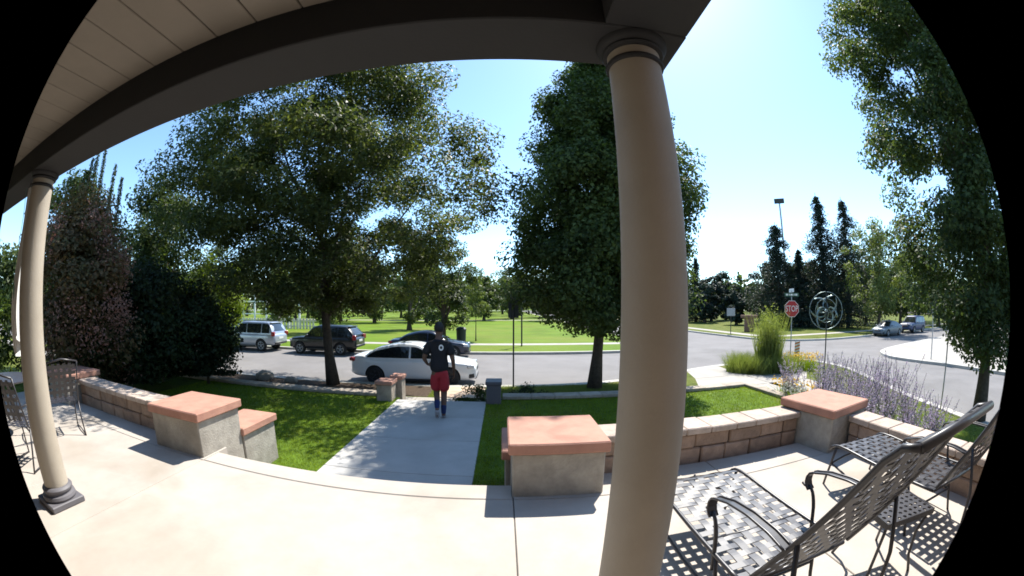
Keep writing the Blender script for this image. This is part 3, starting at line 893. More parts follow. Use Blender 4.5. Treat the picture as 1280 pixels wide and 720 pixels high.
    cab = MB().add([v for g in rings for v in g],fs).build('cabin',paint,c,fix=True,angle=50)
    # side windows
    zl, zh = belt+0.03, zr-0.10
    def side_win(x0, x1, s, z_lo=None):
        """window strip whose upper edge follows the roof line."""
        xs3 = list(np.linspace(x0, x1, 12)); lo, hi = [], []
        for x in xs3:
            zt = min(zh, pz(x) - 0.085)
            if zt > zl + 0.012:
                lo.append((x, s*(yw(zl)+0.012), zl)); hi.append((x, s*(yw(zt)+0.012), zt))
        if len(lo) < 2: return
        k = len(lo)
        fs = [(i,i+1,k+i+1,k+i) if s < 0 else (k+i,k+i+1,i+1,i) for i in range(k-1)]
        MB().add(lo+hi, fs).build('window','glass',c)
    mid = (cowl+rr)/2 - 0.12 if not suv else (cowl+rr)/2 + 0.25
    pil = 0.035
    for s in (-1,1):
        side_win(mid+pil, cowl-0.16, s)
        if suv:
            m2 = rr+0.55
            side_win(m2+pil, mid-pil, s); side_win(rg+0.26, m2-pil, s)
        else:
            side_win(rg+0.26, mid-pil, s)
    def slope_panel(name, xa, za, xb_, zb_, inset, t0, t1):
        vs = []
        d = Vector((xb_-xa,0,zb_-za)); nrm = Vector((-d.z,0,d.x)).normalized()
        if nrm.z < 0: nrm = -nrm
        for t in (t0,(t0+t1)/2,t1):
            p = Vector((xa,0,za)) + d*t
            w = yw(p.z)-inset
            for q in (-1,-0.5,0,0.5,1):
                bulge = 0.030*(1-q*q)
                vs.append(p + Vector((0,q*w,0)) + nrm*(0.028+bulge))
        fs = [(i*5+k,i*5+k+1,(i+1)*5+k+1,(i+1)*5+k) for i in range(2) for k in range(4)]
        MB().add(vs,fs).build(name,'glass',c,smooth=True)
    slope_panel('windshield',cowl,belt-0.02,ws+0.10,zr-0.09,0.09,0.06,0.98)
    if suv: slope_panel('rear_window',rg+0.05,belt+0.10,rr-0.02,zr-0.09,0.16,0.05,0.92)
    else: slope_panel('rear_window',rg,belt-0.02,rr,zr-0.10,0.14,0.12,0.92)
    # wheels
    for sx in (-1,1):
        for sy in (-1,1):
            xc = sx*wb/2 + (0.06 if sx > 0 else 0)
            w_ = MB()
            prof_t = [(r*0.60,-0.10),(r*0.90,-0.11),(r*0.985,-0.085),(r,-0.04),(r,0.04),(r*0.985,0.085),(r*0.90,0.11),(r*0.60,0.10)]
            nn = 28
            w_.add([(xc+q*math.cos(2*PI*k/nn), sy*(hw-0.13)+z, r+q*math.sin(2*PI*k/nn)) for q,z in prof_t for k in range(nn)],
                   [(i*nn+k,i*nn+(k+1)%nn,(i+1)*nn+(k+1)%nn,(i+1)*nn+k) for i in range(len(prof_t)-1) for k in range(nn)])
            wh = w_.build('wheel','tyre',c,smooth=True,fix=True)
            rm = MB()
            yo = sy*(hw-0.045)
            rm.tube([(xc+r*0.60*math.cos(2*PI*k/24),yo,r+r*0.60*math.sin(2*PI*k/24)) for k in range(25)],0.018,6)
            for k in range(5):
                a = 2*PI*k/5+0.3
                for da in (-0.10,0.10):
                    rm.tube([(xc+0.05*math.cos(a),yo,r+0.05*math.sin(a)),(xc+r*0.58*math.cos(a+da),yo+0.0,r+r*0.58*math.sin(a+da))],0.017,5)
            rm.tube([(xc,yo-sy*0.03,r),(xc,yo+sy*0.006,r)],0.06,12)
            rm.build('rim',rimm,wh,smooth=True)
            dk = MB(); dk.tube([(xc,sy*(hw-0.16),r),(xc,sy*(hw-0.085),r)],r*0.59,24); dk.build('brake_disc','blackplastic',wh)
    # lamps, grille, bumpers, mirrors, handles
    for s in (-1,1):
        zt = nose
        yy = s*hw*0.70
        hlmp = MB(); hlmp.cbox((hl-0.36,yy-0.16,zt-0.10),(hl-0.105,yy+0.14,zt+0.035),0.03,Matrix.Translation((hl-.2,yy,0))@Matrix.Rotation(s*-0.42,4,'Z')@Matrix.Translation((-hl+.2,-yy,0)))
        hlmp.build('headlight','lamp',c,angle=40)
        zt2 = (deck-0.16) if not suv else belt-0.08
        tl = MB(); tl.cbox((-hl+0.005,s*hw*0.78-0.15,zt2-0.07),(-hl+0.24,s*hw*0.78+0.135,zt2+(0.07 if not suv else 0.20)),0.03,Matrix.Translation((-hl+.1,s*hw*.78,0))@Matrix.Rotation(s*0.38,4,'Z')@Matrix.Translation((hl-.1,-s*hw*.78,0)))
        tl.build('tail_light','redlamp',c,angle=40)
        mr = MB(); mr.cbox((cowl-0.36,s*(hw+0.02)-0.02 if s>0 else -(hw+0.19),belt+0.02),(cowl-0.22,s*(hw+0.02)+0.17 if s>0 else -(hw+0.0),belt+0.15),0.03)
        mr.build('mirror',paint,c,angle=40)
        for xh in (mid+0.12,mid-0.85):
            MB().cbox((xh,s*(hw*1.0)-0.012,belt-0.13),(xh+0.2,s*(hw*1.0)+0.012,belt-0.095),0.008).build('door_handle',paint,c)
        sill = MB(); sill.cbox((-wb/2+r*1.3,s*(hw-0.09)-0.03,bot[2][1]-0.03),(wb/2-r*1.2,s*(hw-0.09)+0.03,bot[2][1]+0.07),0.02); sill.build('sill','blackplastic',c)
    gr = MB(); gr.cbox((hl-0.14,-hw*0.42,nose-0.24),(hl+0.006,hw*0.42,nose-0.10),0.02); gr.build('grille','blackplastic',c)
    gi = MB(); gi.cbox((hl-0.16,-hw*0.55,0.24+0.1*suv),(hl+0.004,hw*0.55,0.38+0.1*suv),0.03); gi.build('air_intake','blackplastic',c)
    for s in (-1,1):
        fg = MB(); fg.cbox((hl-0.30,s*hw*0.70-0.10,0.30+0.1*suv),(hl-0.085,s*hw*0.70+0.10,0.46+0.1*suv),0.03,Matrix.Translation((hl-.2,s*hw*.7,0))@Matrix.Rotation(-s*0.45,4,'Z')@Matrix.Translation((-hl+.2,-s*hw*.7,0))); fg.build('fog_lamp','blackplastic',c)
    MB().cbox((-hl-0.012,-0.26,0.62+0.15*suv),(-hl+0.03,0.26,0.75+0.15*suv),0.008).build('licence_plate','plate',c)
    rbm = MB(); rbm.cbox((-hl-0.03,-hw*0.74,0.36+0.1*suv),(-hl+0.22,hw*0.74,0.52+0.1*suv),0.05); rbm.build('rear_bumper','blackplastic' if suv else paint,c,angle=40)
    if moon:
        MB().add([(rr+0.50,-0.42,zr+0.024),(ws-0.32,-0.42,zr+0.018),(ws-0.32,0.42,zr+0.018),(rr+0.50,0.42,zr+0.024)],[(0,1,2,3)]).build('sunroof','glass',c)
    if suv:
        sp = MB(); sp.cbox((rr-0.16,-wtp*0.92,zr-0.07),(rr+0.12,wtp*0.92,zr-0.025),0.015); sp.build('spoiler',paint,c)
    if rack:
        for s in (-1,1):
            MB().tube([(rr+0.25,s*wtp*0.86,zr+0.0),(rr+0.32,s*wtp*0.86,zr+0.06),(ws-0.25,s*wtp*0.86,zr+0.06),(ws-0.15,s*wtp*0.86,zr-0.0)],0.016,6).build('roof_rail','blackplastic',c,smooth=True)
    return c

car('parked_car','white sedan with sunroof parked at the near kerb beyond the walking person',(-3.22,13.75,ZS),0,'white',L=4.62,W=1.80,H=1.475,wb=2.66,r=0.335,belt=0.955,hood=0.90,deck=1.06,nose=0.74,cowl=1.15,ws=0.28,rr=-0.95,rg=-1.88,moon=True,rimm='rimdark')
car('parked_suv','silver blue boxy SUV parked at the park kerb with its rear door showing',(-16.35,21.1,ZS),PI,'silver',L=4.85,W=1.92,H=1.83,wb=2.79,r=0.39,belt=1.12,hood=1.10,nose=0.98,cowl=1.10,ws=0.45,rr=-1.98,rg=-2.33,suv=True,rack=True,cat='SUV')
car('parked_suv','black SUV parked behind the street tree trunk at the park kerb',(-10.55,21.05,ZS),PI,'black',L=4.6,W=1.88,H=1.68,wb=2.68,r=0.36,belt=1.04,hood=1.00,nose=0.86,cowl=1.08,ws=0.42,rr=-1.72,rg=-2.18,suv=True,cat='SUV')
car('parked_car','dark navy sedan parked at the park kerb beyond the walking person',(-4.05,21.1,ZS),0,'navy',L=4.5,W=1.78,H=1.44,cowl=1.1,ws=0.25,rr=-0.9,rg=-1.8)
car('parked_car','grey sedan parked under the trees beyond the stop sign intersection',(37.0,23.0,ZS),PI+rad(4),'grey',L=4.7,W=1.82,H=1.45,cowl=1.1,ws=0.25,rr=-0.9,rg=-1.8)
car('parked_suv','dark blue SUV parked behind the grey sedan under the trees',(44.2,23.6,ZS),PI+rad(4),'blue',L=4.8,W=1.90,H=1.78,wb=2.75,r=0.37,belt=1.08,hood=1.05,nose=0.92,cowl=1.1,ws=0.45,rr=-1.9,rg=-2.3,suv=True,cat='SUV')

# ------------------------------------------------------------------ the walking person
def skin_mesh(name, nodes, edges, root, m, parent, sub=2):
    """nodes: {key: (xyz, (rx, ry))}; grown with Skin + Subdivision, then baked."""
    keys = list(nodes)
    me = bpy.data.meshes.new(name)
    me.from_pydata([nodes[k][0] for k in keys], [(keys.index(a), keys.index(b)) for a, b in edges], [])
    o = bpy.data.objects.new(name, me); COL.objects.link(o)
    md = o.modifiers.new('skin','SKIN'); md.use_smooth_shade = True; md.branch_smoothing = 0.6
    ss = o.modifiers.new('sub','SUBSURF'); ss.levels = ss.render_levels = sub
    for i, k in enumerate(keys):
        sv = me.skin_vertices[0].data[i]
        sv.radius = nodes[k][1]; sv.use_root = (k == root)
    bpy.context.view_layer.update()
    out = bpy.data.meshes.new_from_object(o.evaluated_get(bpy.context.evaluated_depsgraph_get()))
    bpy.data.objects.remove(o); bpy.data.meshes.remove(me)
    out.name = name
    out.materials.clear(); out.materials.append(M[m])
    out.polygons.foreach_set('use_smooth',[True]*len(out.polygons))
    q = bpy.data.objects.new(name, out); COL.objects.link(q); q.parent = parent
    return q

# faces +y (away from the porch); x right.  Right leg planted, left leg swinging back, left arm bent forward
J = {
 'pelvis':((0,0,0.97),(0.155,0.105)), 'waist':((0,0.01,1.10),(0.145,0.10)), 'chest':((0,0.02,1.30),(0.165,0.115)),
 'neckb':((0,0.03,1.475),(0.085,0.075)), 'neck':((0,0.045,1.56),(0.062,0.064)), 'jaw':((0,0.075,1.63),(0.066,0.078)), 'head':((0,0.07,1.715),(0.086,0.106)), 'crown':((0,0.06,1.80),(0.070,0.085)),
 'shR':((0.175,0.02,1.435),(0.068,0.068)), 'elR':((0.255,-0.03,1.15),(0.046,0.046)), 'wrR':((0.275,0.06,0.91),(0.030,0.026)), 'haR':((0.272,0.085,0.855),(0.036,0.020)),
 'shL':((-0.175,0.02,1.435),(0.068,0.068)), 'elL':((-0.285,-0.02,1.17),(0.046,0.046)), 'wrL':((-0.235,0.17,1.03),(0.030,0.026)), 'haL':((-0.212,0.225,1.01),(0.036,0.020)),
 'hipR':((0.085,0.0,0.90),(0.100,0.105)), 'knR':((0.075,0.06,0.50),(0.062,0.064)), 'caR':((0.070,0.015,0.33),(0.056,0.060)), 'anR':((0.060,-0.01,0.09),(0.036,0.040)), 'ftR':((0.062,0.10,0.035),(0.040,0.030)), 'toR':((0.066,0.185,0.028),(0.036,0.024)),
 'hipL':((-0.085,0.0,0.90),(0.100,0.105)), 'knL':((-0.065,0.10,0.51),(0.062,0.064)), 'caL':((-0.055,-0.01,0.40),(0.056,0.060)), 'anL':((-0.045,-0.20,0.24),(0.036,0.040)), 'ftL':((-0.045,-0.185,0.14),(0.040,0.032)), 'toL':((-0.048,-0.13,0.07),(0.036,0.024)),
}
E_ = [('pelvis','waist'),('waist','chest'),('chest','neckb'),('neckb','neck'),('neck','jaw'),('jaw','head'),('head','crown'),
      ('neckb','shR'),('shR','elR'),('elR','wrR'),('wrR','haR'),('neckb','shL'),('shL','elL'),('elL','wrL'),('wrL','haL'),
      ('pelvis','hipR'),('hipR','knR'),('knR','caR'),('caR','anR'),('anR','ftR'),('ftR','toR'),('pelvis','hipL'),('hipL','knL'),('knL','caL'),('caL','anL'),('anL','ftL'),('ftL','toL')]
# fingers: four of unequal length and a thumb from the side of the palm
for h, base, dv, side, inn in (('R',(0.272,0.085,0.855),Vector((0.0,0.25,-1)).normalized(),Vector((0.0,1,0.25)).normalized(),Vector((-1,0,0))),
                              ('L',(-0.212,0.225,1.01),Vector((0.35,0.9,-0.15)).normalized(),Vector((0.0,0.16,1)).normalized(),Vector((1,-0.3,0)).normalized())):
    B = Vector(base)
    for k, (off, ln) in enumerate(((-0.030,0.062),(-0.010,0.078),(0.011,0.084),(0.031,0.074))):
        p1 = B + dv*0.045 + side*off; p2 = p1 + dv*ln*0.5 + inn*0.008; p3 = p2 + dv*ln*0.35 + inn*0.030
        J[f'f{h}{k}a'] = (tuple(p1),(0.0095,0.0095)); J[f'f{h}{k}b'] = (tuple(p2),(0.0088,0.0088)); J[f'f{h}{k}c'] = (tuple(p3),(0.0076,0.0076))
        E_ += [('ha'+h,f'f{h}{k}a'),(f'f{h}{k}a',f'f{h}{k}b'),(f'f{h}{k}b',f'f{h}{k}c')]
    t1 = B + side*0.034 + inn*0.012; t2 = t1 + dv*0.030 + side*0.020 + inn*0.012; t3 = t2 + dv*0.030 + inn*0.012
    J[f't{h}a'] = (tuple(t1),(0.011,0.011)); J[f't{h}b'] = (tuple(t2),(0.0098,0.0098)); J[f't{h}c'] = (tuple(t3),(0.0085,0.0085))
    E_ += [('ha'+h,f't{h}a'),(f't{h}a',f't{h}b'),(f't{h}b',f't{h}c')]
person = thing('person','person in black T-shirt and red shorts walking away down the walkway','person',(-1.17,6.92,-0.525),rad(6))
skin_mesh('body',J,E_,'pelvis','skin',person)
sh = {k:(J[k][0],(J[k][1][0]+0.020,J[k][1][1]+0.022)) for k in ('waist','chest')}
sh['hem'] = ((0,0.0,0.86),(0.205,0.165)); sh['waist'] = ((0,0.01,1.10),(0.185,0.14)); sh['chest'] = ((0,0.02,1.30),(0.205,0.15))
sh['neckb'] = ((0,0.03,1.455),(0.145,0.115)); sh['col'] = ((0,0.035,1.535),(0.072,0.072))
for s in 'RL':
    a, b_ = Vector(J['sh'+s][0]), Vector(J['el'+s][0])
    sh['sh'+s] = (tuple(a),(0.105,0.10)); sh['sl'+s] = (tuple(a.lerp(b_,0.80)),(0.088,0.084))
shirt = skin_mesh('t_shirt',sh,[('hem','waist'),('waist','chest'),('chest','neckb'),('neckb','col'),('neckb','shR'),('shR','slR'),('neckb','shL'),('shL','slL')],'chest','shirt',person)
so = {'top':((0,0.0,1.02),(0.168,0.122)),'p':((0,0,0.93),(0.180,0.135))}
for s in 'RL':
    a, b_ = Vector(J['hip'+s][0]), Vector(J['kn'+s][0])
    so['h'+s] = (tuple(a.lerp(b_,0.12)),(0.118,0.125)); so['m'+s] = (tuple(a.lerp(b_,0.50)),(0.112,0.118)); so['e'+s] = (tuple(a.lerp(b_,0.98)),(0.118,0.122))
skin_mesh('shorts',so,[('top','p'),('p','hR'),('hR','mR'),('mR','eR'),('p','hL'),('hL','mL'),('mL','eL')],'p','shorts',person)
hb = bmesh.new(); bmesh.ops.create_uvsphere(hb,u_segments=24,v_segments=16,radius=1)
bmesh.ops.delete(hb,geom=[v for v in hb.verts if v.co.y > 0.35+0.9*v.co.z or v.co.z < -0.62],context='VERTS')
for v in hb.verts: v.co = Vector((v.co.x*0.092,0.062+v.co.y*0.112,1.725+v.co.z*0.118))
hm = bpy.data.meshes.new('hair'); hb.to_mesh(hm); hb.free(); hm.materials.append(M['hair'])
hm.polygons.foreach_set('use_smooth',[True]*len(hm.polygons))
ho = bpy.data.objects.new('hair',hm); COL.objects.link(ho); ho.parent = person
for s in 'RL':
    A, C_ = Vector(J['an'+s][0]), Vector(J['ca'+s][0])
    skin_mesh('sock',{'a':(tuple(A),(0.045,0.049)),'m':(tuple(A.lerp(C_,0.5)),(0.056,0.060)),'b':(tuple(A.lerp(C_,0.88)),(0.064,0.067))},[('a','m'),('m','b')],'a','sock',person)
    F_, T_ = Vector(J['ft'+s][0]), Vector(J['to'+s][0])
    skin_mesh('shoe',{'h':(tuple(A.lerp(F_,0.35)-(T_-F_)*0.45),(0.047,0.045)),'f':(tuple(F_),(0.050,0.042)),'t':(tuple(T_+(T_-F_)*0.25),(0.044,0.030))},[('h','f'),('f','t')],'f','shoe',person)
for s in (-1,1):   # ears, nose side of the face
    skin_mesh('ear',{'a':((s*0.082,0.055,1.70),(0.016,0.024)),'b':((s*0.086,0.048,1.73),(0.014,0.022))},[('a','b')],'a','skin',person,1)
skin_mesh('nose',{'a':((0,0.168,1.70),(0.014,0.014)),'b':((0,0.178,1.675),(0.018,0.016))},[('a','b')],'a','skin',person,1)
# round white print on the back of the shirt
em = MB()
nn = 24
ring = []
for R in (0.022,0.045):
    for k in range(nn):
        a = 2*PI*k/nn
        xx, zz = 0.045+R*math.cos(a), 1.375+R*1.25*math.sin(a)
        ring.append((xx,0,zz))
em.add(ring,[(k,(k+1)%nn,nn+(k+1)%nn,nn+k) for k in range(nn)])
emo = em.build('shirt_print','signwhite',person)
bpy.context.view_layer.update()
dg = bpy.context.evaluated_depsgraph_get()
for v in emo.data.vertices:
    ok, loc_, nr, _ = shirt.ray_cast(Vector((v.co.x,-1,v.co.z)),Vector((0,1,0)))
    if ok: v.co.y = loc_.y - 0.004

# ------------------------------------------------------------------ signs, poles, sculpture
def octagon(r): return [(r*math.cos(PI/8+k*PI/4), r*math.sin(PI/8+k*PI/4)) for k in range(8)]
sx_, sy_ = 14.35, 15.05
stop = thing('stop_sign','red STOP sign on a post behind the tall ornamental grass','sign',(sx_,sy_,ZK),math.atan2(sy_,sx_)-PI/2+rad(20))
MB().tube([(0,0.03,-0.1),(0,0.03,3.45)],0.030,8).build('post','galv',stop)
up = Matrix.Rotation(PI/2,4,'X')
p = MB()
for R,y0,m in ((0.44,0.0,1),(0.415,-0.006,0)):
    pts_ = [(x,y0,2.55+z) for x,z in octagon(R)]
    pb = [(x,y0+0.005,2.55+z) for x,z in octagon(R)]
    p.add(pts_+pb,[tuple(range(8)),tuple(range(15,7,-1))]+[(k,8+k,8+(k+1)%8,(k+1)%8) for k in range(8)],m)
p.build('plate',['signred','signwhite'],stop)
text_mesh('STOP',0.33,Matrix.Translation((0,-0.010,2.545))@Matrix.Rotation(PI/2,4,'X')@Matrix.Diagonal((0.92,1.3,1,1)),'lettering','signwhite',stop)
nb = MB(); nb.cbox((-0.42,-0.004,3.16),(0.42,0.004,3.34),0.003,); nb.build('street_name_blade','signgreen',stop)
nb = MB(); nb.cbox((-0.004,-0.36,3.37),(0.004,0.42,3.55),0.003); nb.build('street_name_blade','signwhite',stop)
for a,b_ in ((-0.34,-0.20),(-0.15,-0.10),(-0.07,0.06),(0.11,0.16),(0.20,0.33)):
    MB().box((a,-0.0065,3.205),(b_,-0.0045,3.295)).build('lettering_smudge','signwhite',stop)
# striped marker under the sign
mk = thing('object_marker','orange and white striped marker board at the foot of the stop sign','marker',(sx_+0.15,sy_-0.35,ZK),math.atan2(sy_,sx_)-PI/2)
MB().cbox((-0.14,-0.012,0.0),(0.14,0.012,0.95),0.004).build('board','signwhite',mk)
for k in range(6):
    z = 0.02+k*0.155
    MB().add([(-0.139,-0.0145,z),(0.139,-0.0145,z+0.09),(0.139,-0.0145,z+0.165),(-0.139,-0.0145,z+0.075)],[(0,1,2,3)]).build('stripe','orange',mk)
# kinetic wind sculpture in the flower bed
ws_ = thing('wind_sculpture','metal wind sculpture with curved vanes on a tall pole in the sage','sculpture',(7.55,6.60,slope_z(7.55)),rad(-40))
zc_ = 2.32
MB().tube([(0,0,-0.2),(0.01,0,1.2),(0,0,zc_+0.45)],0.016,8).build('pole','darkpole',ws_)
for k in range(11):
    a = 2*PI*k/11*(1 if k < 6 else 1.0) + 0.2 + 0.35*math.sin(k*2.3); sg = 1 if k % 2 else -1; ext = 0.30+0.08*math.sin(k*1.7)
    P_ = []
    U_ = []
    for i in range(11):
        t = i/10
        rr_ = 0.06 + ext*t
        aa = a + sg*1.5*t
        P_.append(Vector((rr_*math.cos(aa), -0.06+0.10*math.sin(PI*t), zc_+rr_*math.sin(aa)))); U_.append((0.3*math.cos(aa),-1,0.3*math.sin(aa)))
    v = MB()
    vs_ = []
    for i,pp in enumerate(P_):
        t = i/10; aa = a+sg*1.5*t
        wdt = 0.030*math.sin(PI*min(1,t*0.9+0.08))+0.008
        q = Vector((math.cos(aa),0.5,math.sin(aa))).normalized()*wdt
        vs_ += [pp-q,pp+q,pp+q+Vector((0,0.003,0)),pp-q+Vector((0,0.003,0))]
    v.add(vs_,[(i*4+c_,i*4+(c_+1)%4,(i+1)*4+(c_+1)%4,(i+1)*4+c_) for i in range(10) for c_ in range(4)]+[(3,2,1,0),(40,41,42,43)])
    v.build('vane','spinner',ws_,smooth=True,fix=True)
MB().tube([(0.44*math.cos(2*PI*k/36),0.06,zc_+0.44*math.sin(2*PI*k/36)) for k in range(37)],0.008,6).build('outer_ring','spinner',ws_,smooth=True)
MB().tube([(0.28*math.cos(2*PI*k/30),0.05,zc_+0.28*math.sin(2*PI*k/30)) for k in range(31)],0.007,6).build('inner_ring','spinner',ws_,smooth=True)
MB().tube([(0,-0.08,zc_),(0,0.08,zc_)],0.035,12).build('hub','spinner',ws_)
# thin poles with plates seen from behind
sp1 = thing('parking_sign','dark backed parking sign on a thin black pole in front of the park','sign',(0.36,12.30,ZK))
MB().tube([(0,0,-0.1),(0,0,3.2)],0.026,8).build('pole','darkpole',sp1)
MB().cbox((-0.17,0.030,2.30),(0.17,0.036,2.95),0.004).build('plate','darkpole',sp1)
sp2 = thing('park_sign_pole','slim dark pole across the street at the park path','pole',(1.29,25.3,ZK))
MB().tube([(0,0,-0.1),(0,0,3.3)],0.05,8).build('pole','darkpole',sp2)
MB().cbox((-0.25,-0.04,2.9),(0.25,-0.03,3.3),0.004).build('plate','darkpole',sp2)
sp3 = thing('park_sign','small grey sign on a post on the verge beyond the intersection','sign',(22.1,32.2,ZK),rad(-35))
MB().tube([(0,0,-0.1),(0,0,2.1)],0.04,8).build('post','darkpole',sp3)
MB().cbox((-0.42,-0.06,1.75),(0.42,-0.045,2.5),0.004).build('plate','galv',sp3)
pd = thing('park_pedestal','brown brick sign pedestal behind the small grey sign','pedestal',(26.2,34.5,ZK),rad(-35))
MB().cbox((-0.55,-0.4,0),(0.55,0.4,1.45),0.03).build('body','brick',pd)
MB().cbox((-0.95,-0.5,1.46),(0.95,0.5,1.75),0.03).build('cap','brick',pd)
pole = thing('leaning_rod','thin bent metal rod standing by the kerb near the street tree','pole',(11.35,4.75,slope_z(10)),0)
MB().tube([(0,0,-0.1),(0.03,0.02,0.8),(0.12,0.05,1.7),(0.20,0.04,2.40)],0.022,8).build('rod','galv',pole,smooth=True)
MB().cbox((0.16,-0.05,2.25),(0.24,0.13,2.55),0.004).build('plate','darkpole',pole)
pole = thing('street_sign_post','thin straight sign post on the pavement across the side street','pole',(21.6,10.1,ZK))
MB().tube([(0,0,-0.1),(0,0,2.9)],0.032,8).build('post','galv',pole)
MB().cbox((-0.012,-0.2,2.3),(0.012,0.2,2.9),0.004).build('plate','darkpole',pole)
# tall sports light behind the spruces
fp = thing('floodlight_mast','tall floodlight mast standing behind the spruce trees','lamp',(45.5,49.3,ZK),rad(-40))
MB().tube([(0,0,0),(0,0,20.0)],[0.22,0.14],10).build('mast','galv',fp)
MB().cbox((-0.9,-0.25,19.6),(0.9,0.25,20.4),0.05).build('lamp_head','darkpole',fp)
# bin by the park path
bn = thing('litter_bin','dark litter bin by the park path behind the navy sedan','bin',(-2.75,25.2,ZK))
MB().lathe([(0.26,0.0),(0.30,0.05),(0.33,1.05),(0.34,1.1)],20).build('body','bin',bn,angle=35)
MB().lathe([(0.36,1.101),(0.36,1.16),(0.25,1.28),(0.10,1.32)],20).build('lid','bin',bn,angle=35)
# white pavilion posts and low fence beyond the silver SUV
pv = thing('park_pergola','white slender pergola posts with cross bars beyond the silver SUV','pergola',(-30.5,40.0,ZK),rad(20))
for k,(x,h) in enumerate(((-3.2,3.0),(-1.6,4.2),(0,4.4),(1.6,3.4),(3.2,4.2),(4.6,2.6),(6.0,3.2))):
    MB().cbox((x-0.11,-0.11,0),(x+0.11,0.11,h),0.02).build('post','signwhite',pv)
MB().cbox((-1.6,-0.05,3.2),(1.6,0.05,3.35),0.02).build('cross_bar','signwhite',pv)
MB().cbox((-1.6,-0.05,1.7),(3.2,0.05,1.82),0.02).build('cross_bar','signwhite',pv)
fe = thing('picket_fence','low white picket fence in front of the pergola beyond the silver SUV','fence',(-36,38.5,ZK),rad(10))
for k in range(34):
    MB().cbox((k*0.42,-0.03,0),(k*0.42+0.22,0.03,1.25),0.01).build('picket','concretewhite',fe)
MB().cbox((-0.1,0.032,0.3),(14.3,0.08,0.42),0.01).build('rail','concretewhite',fe)
MB().cbox((-0.1,0.032,0.9),(14.3,0.08,1.02),0.01).build('rail','concretewhite',fe)

# ------------------------------------------------------------------ foliage
def leaves_object(name, C, Nrm, size, m, parent, seed=0, aspect=0.55, jitter=0.35):
    """one quad leaf for each centre: C (n,3), Nrm (n,3) preferred normals."""
    r = np.random.default_rng(seed)
    n = len(C)
    nn = Nrm + r.normal(0, 0.55, (n,3)); nn /= np.linalg.norm(nn, axis=1, keepdims=True) + 1e-9
    a = r.normal(0, 1, (n,3)); a -= nn * (a*nn).sum(1, keepdims=True); a /= np.linalg.norm(a, axis=1, keepdims=True) + 1e-9
    b = np.cross(nn, a)
    s = (size * (1 + jitter * r.uniform(-1, 1, (n,1))))
    fold = nn * s * 0.12
    V = np.stack([C - a*s*0.5, C + b*s*aspect*0.5 + fold - a*s*0.05, C + a*s*0.5, C - b*s*aspect*0.5 + fold - a*s*0.05], 1).reshape(-1,3)
    me = bpy.data.meshes.new(name)
    me.vertices.add(4*n); me.vertices.foreach_set('co', V.astype(np.float32).ravel())
    me.loops.add(4*n); me.loops.foreach_set('vertex_index', np.arange(4*n, dtype=np.int32))
    me.polygons.add(n); me.polygons.foreach_set('loop_start', np.arange(0, 4*n, 4, dtype=np.int32))
    me.update(calc_edges=True)
    me.materials.append(M[m])
    o = bpy.data.objects.new(name, me); COL.objects.link(o)
    if parent: o.parent = parent
    return o

def blades_object(name, B, D, L, w, m, parent, seed=0, seg=3, droop=0.35):
    """grass-like blades: bases B (n,3), directions D, lengths L."""
    r = np.random.default_rng(seed)
    n = len(B)
    side = np.cross(D, r.normal(0,1,(n,3))); side /= np.linalg.norm(side, axis=1, keepdims=True)+1e-9
    out = D.copy(); out[:,2] = 0
    rows = []
    for k in range(seg+1):
        t = k/seg
        p = B + D*(L*t)[:,None] + out*(L*droop*t*t)[:,None]; p[:,2] -= L*droop*0.35*t*t
        ww = w*(1-t*0.92)
        rows += [p - side*ww/2, p + side*ww/2]
    V = np.stack(rows,1)
    k = 2*(seg+1)
    F = []
    base = np.arange(n)[:,None]*k
    for i in range(seg):
        F.append(np.concatenate([base+2*i, base+2*i+1, base+2*i+3, base+2*i+2],1))
    F = np.stack(F,1).reshape(-1,4)
    me = bpy.data.meshes.new(name)
    me.vertices.add(n*k); me.vertices.foreach_set('co', V.reshape(-1,3).astype(np.float32).ravel())
    me.loops.add(F.size); me.loops.foreach_set('vertex_index', F.ravel().astype(np.int32))
    me.polygons.add(len(F)); me.polygons.foreach_set('loop_start', np.arange(0,F.size,4,dtype=np.int32))
    me.update(calc_edges=True); me.materials.append(M[m])
    o = bpy.data.objects.new(name, me); COL.objects.link(o)
    if parent: o.parent = parent
    return o

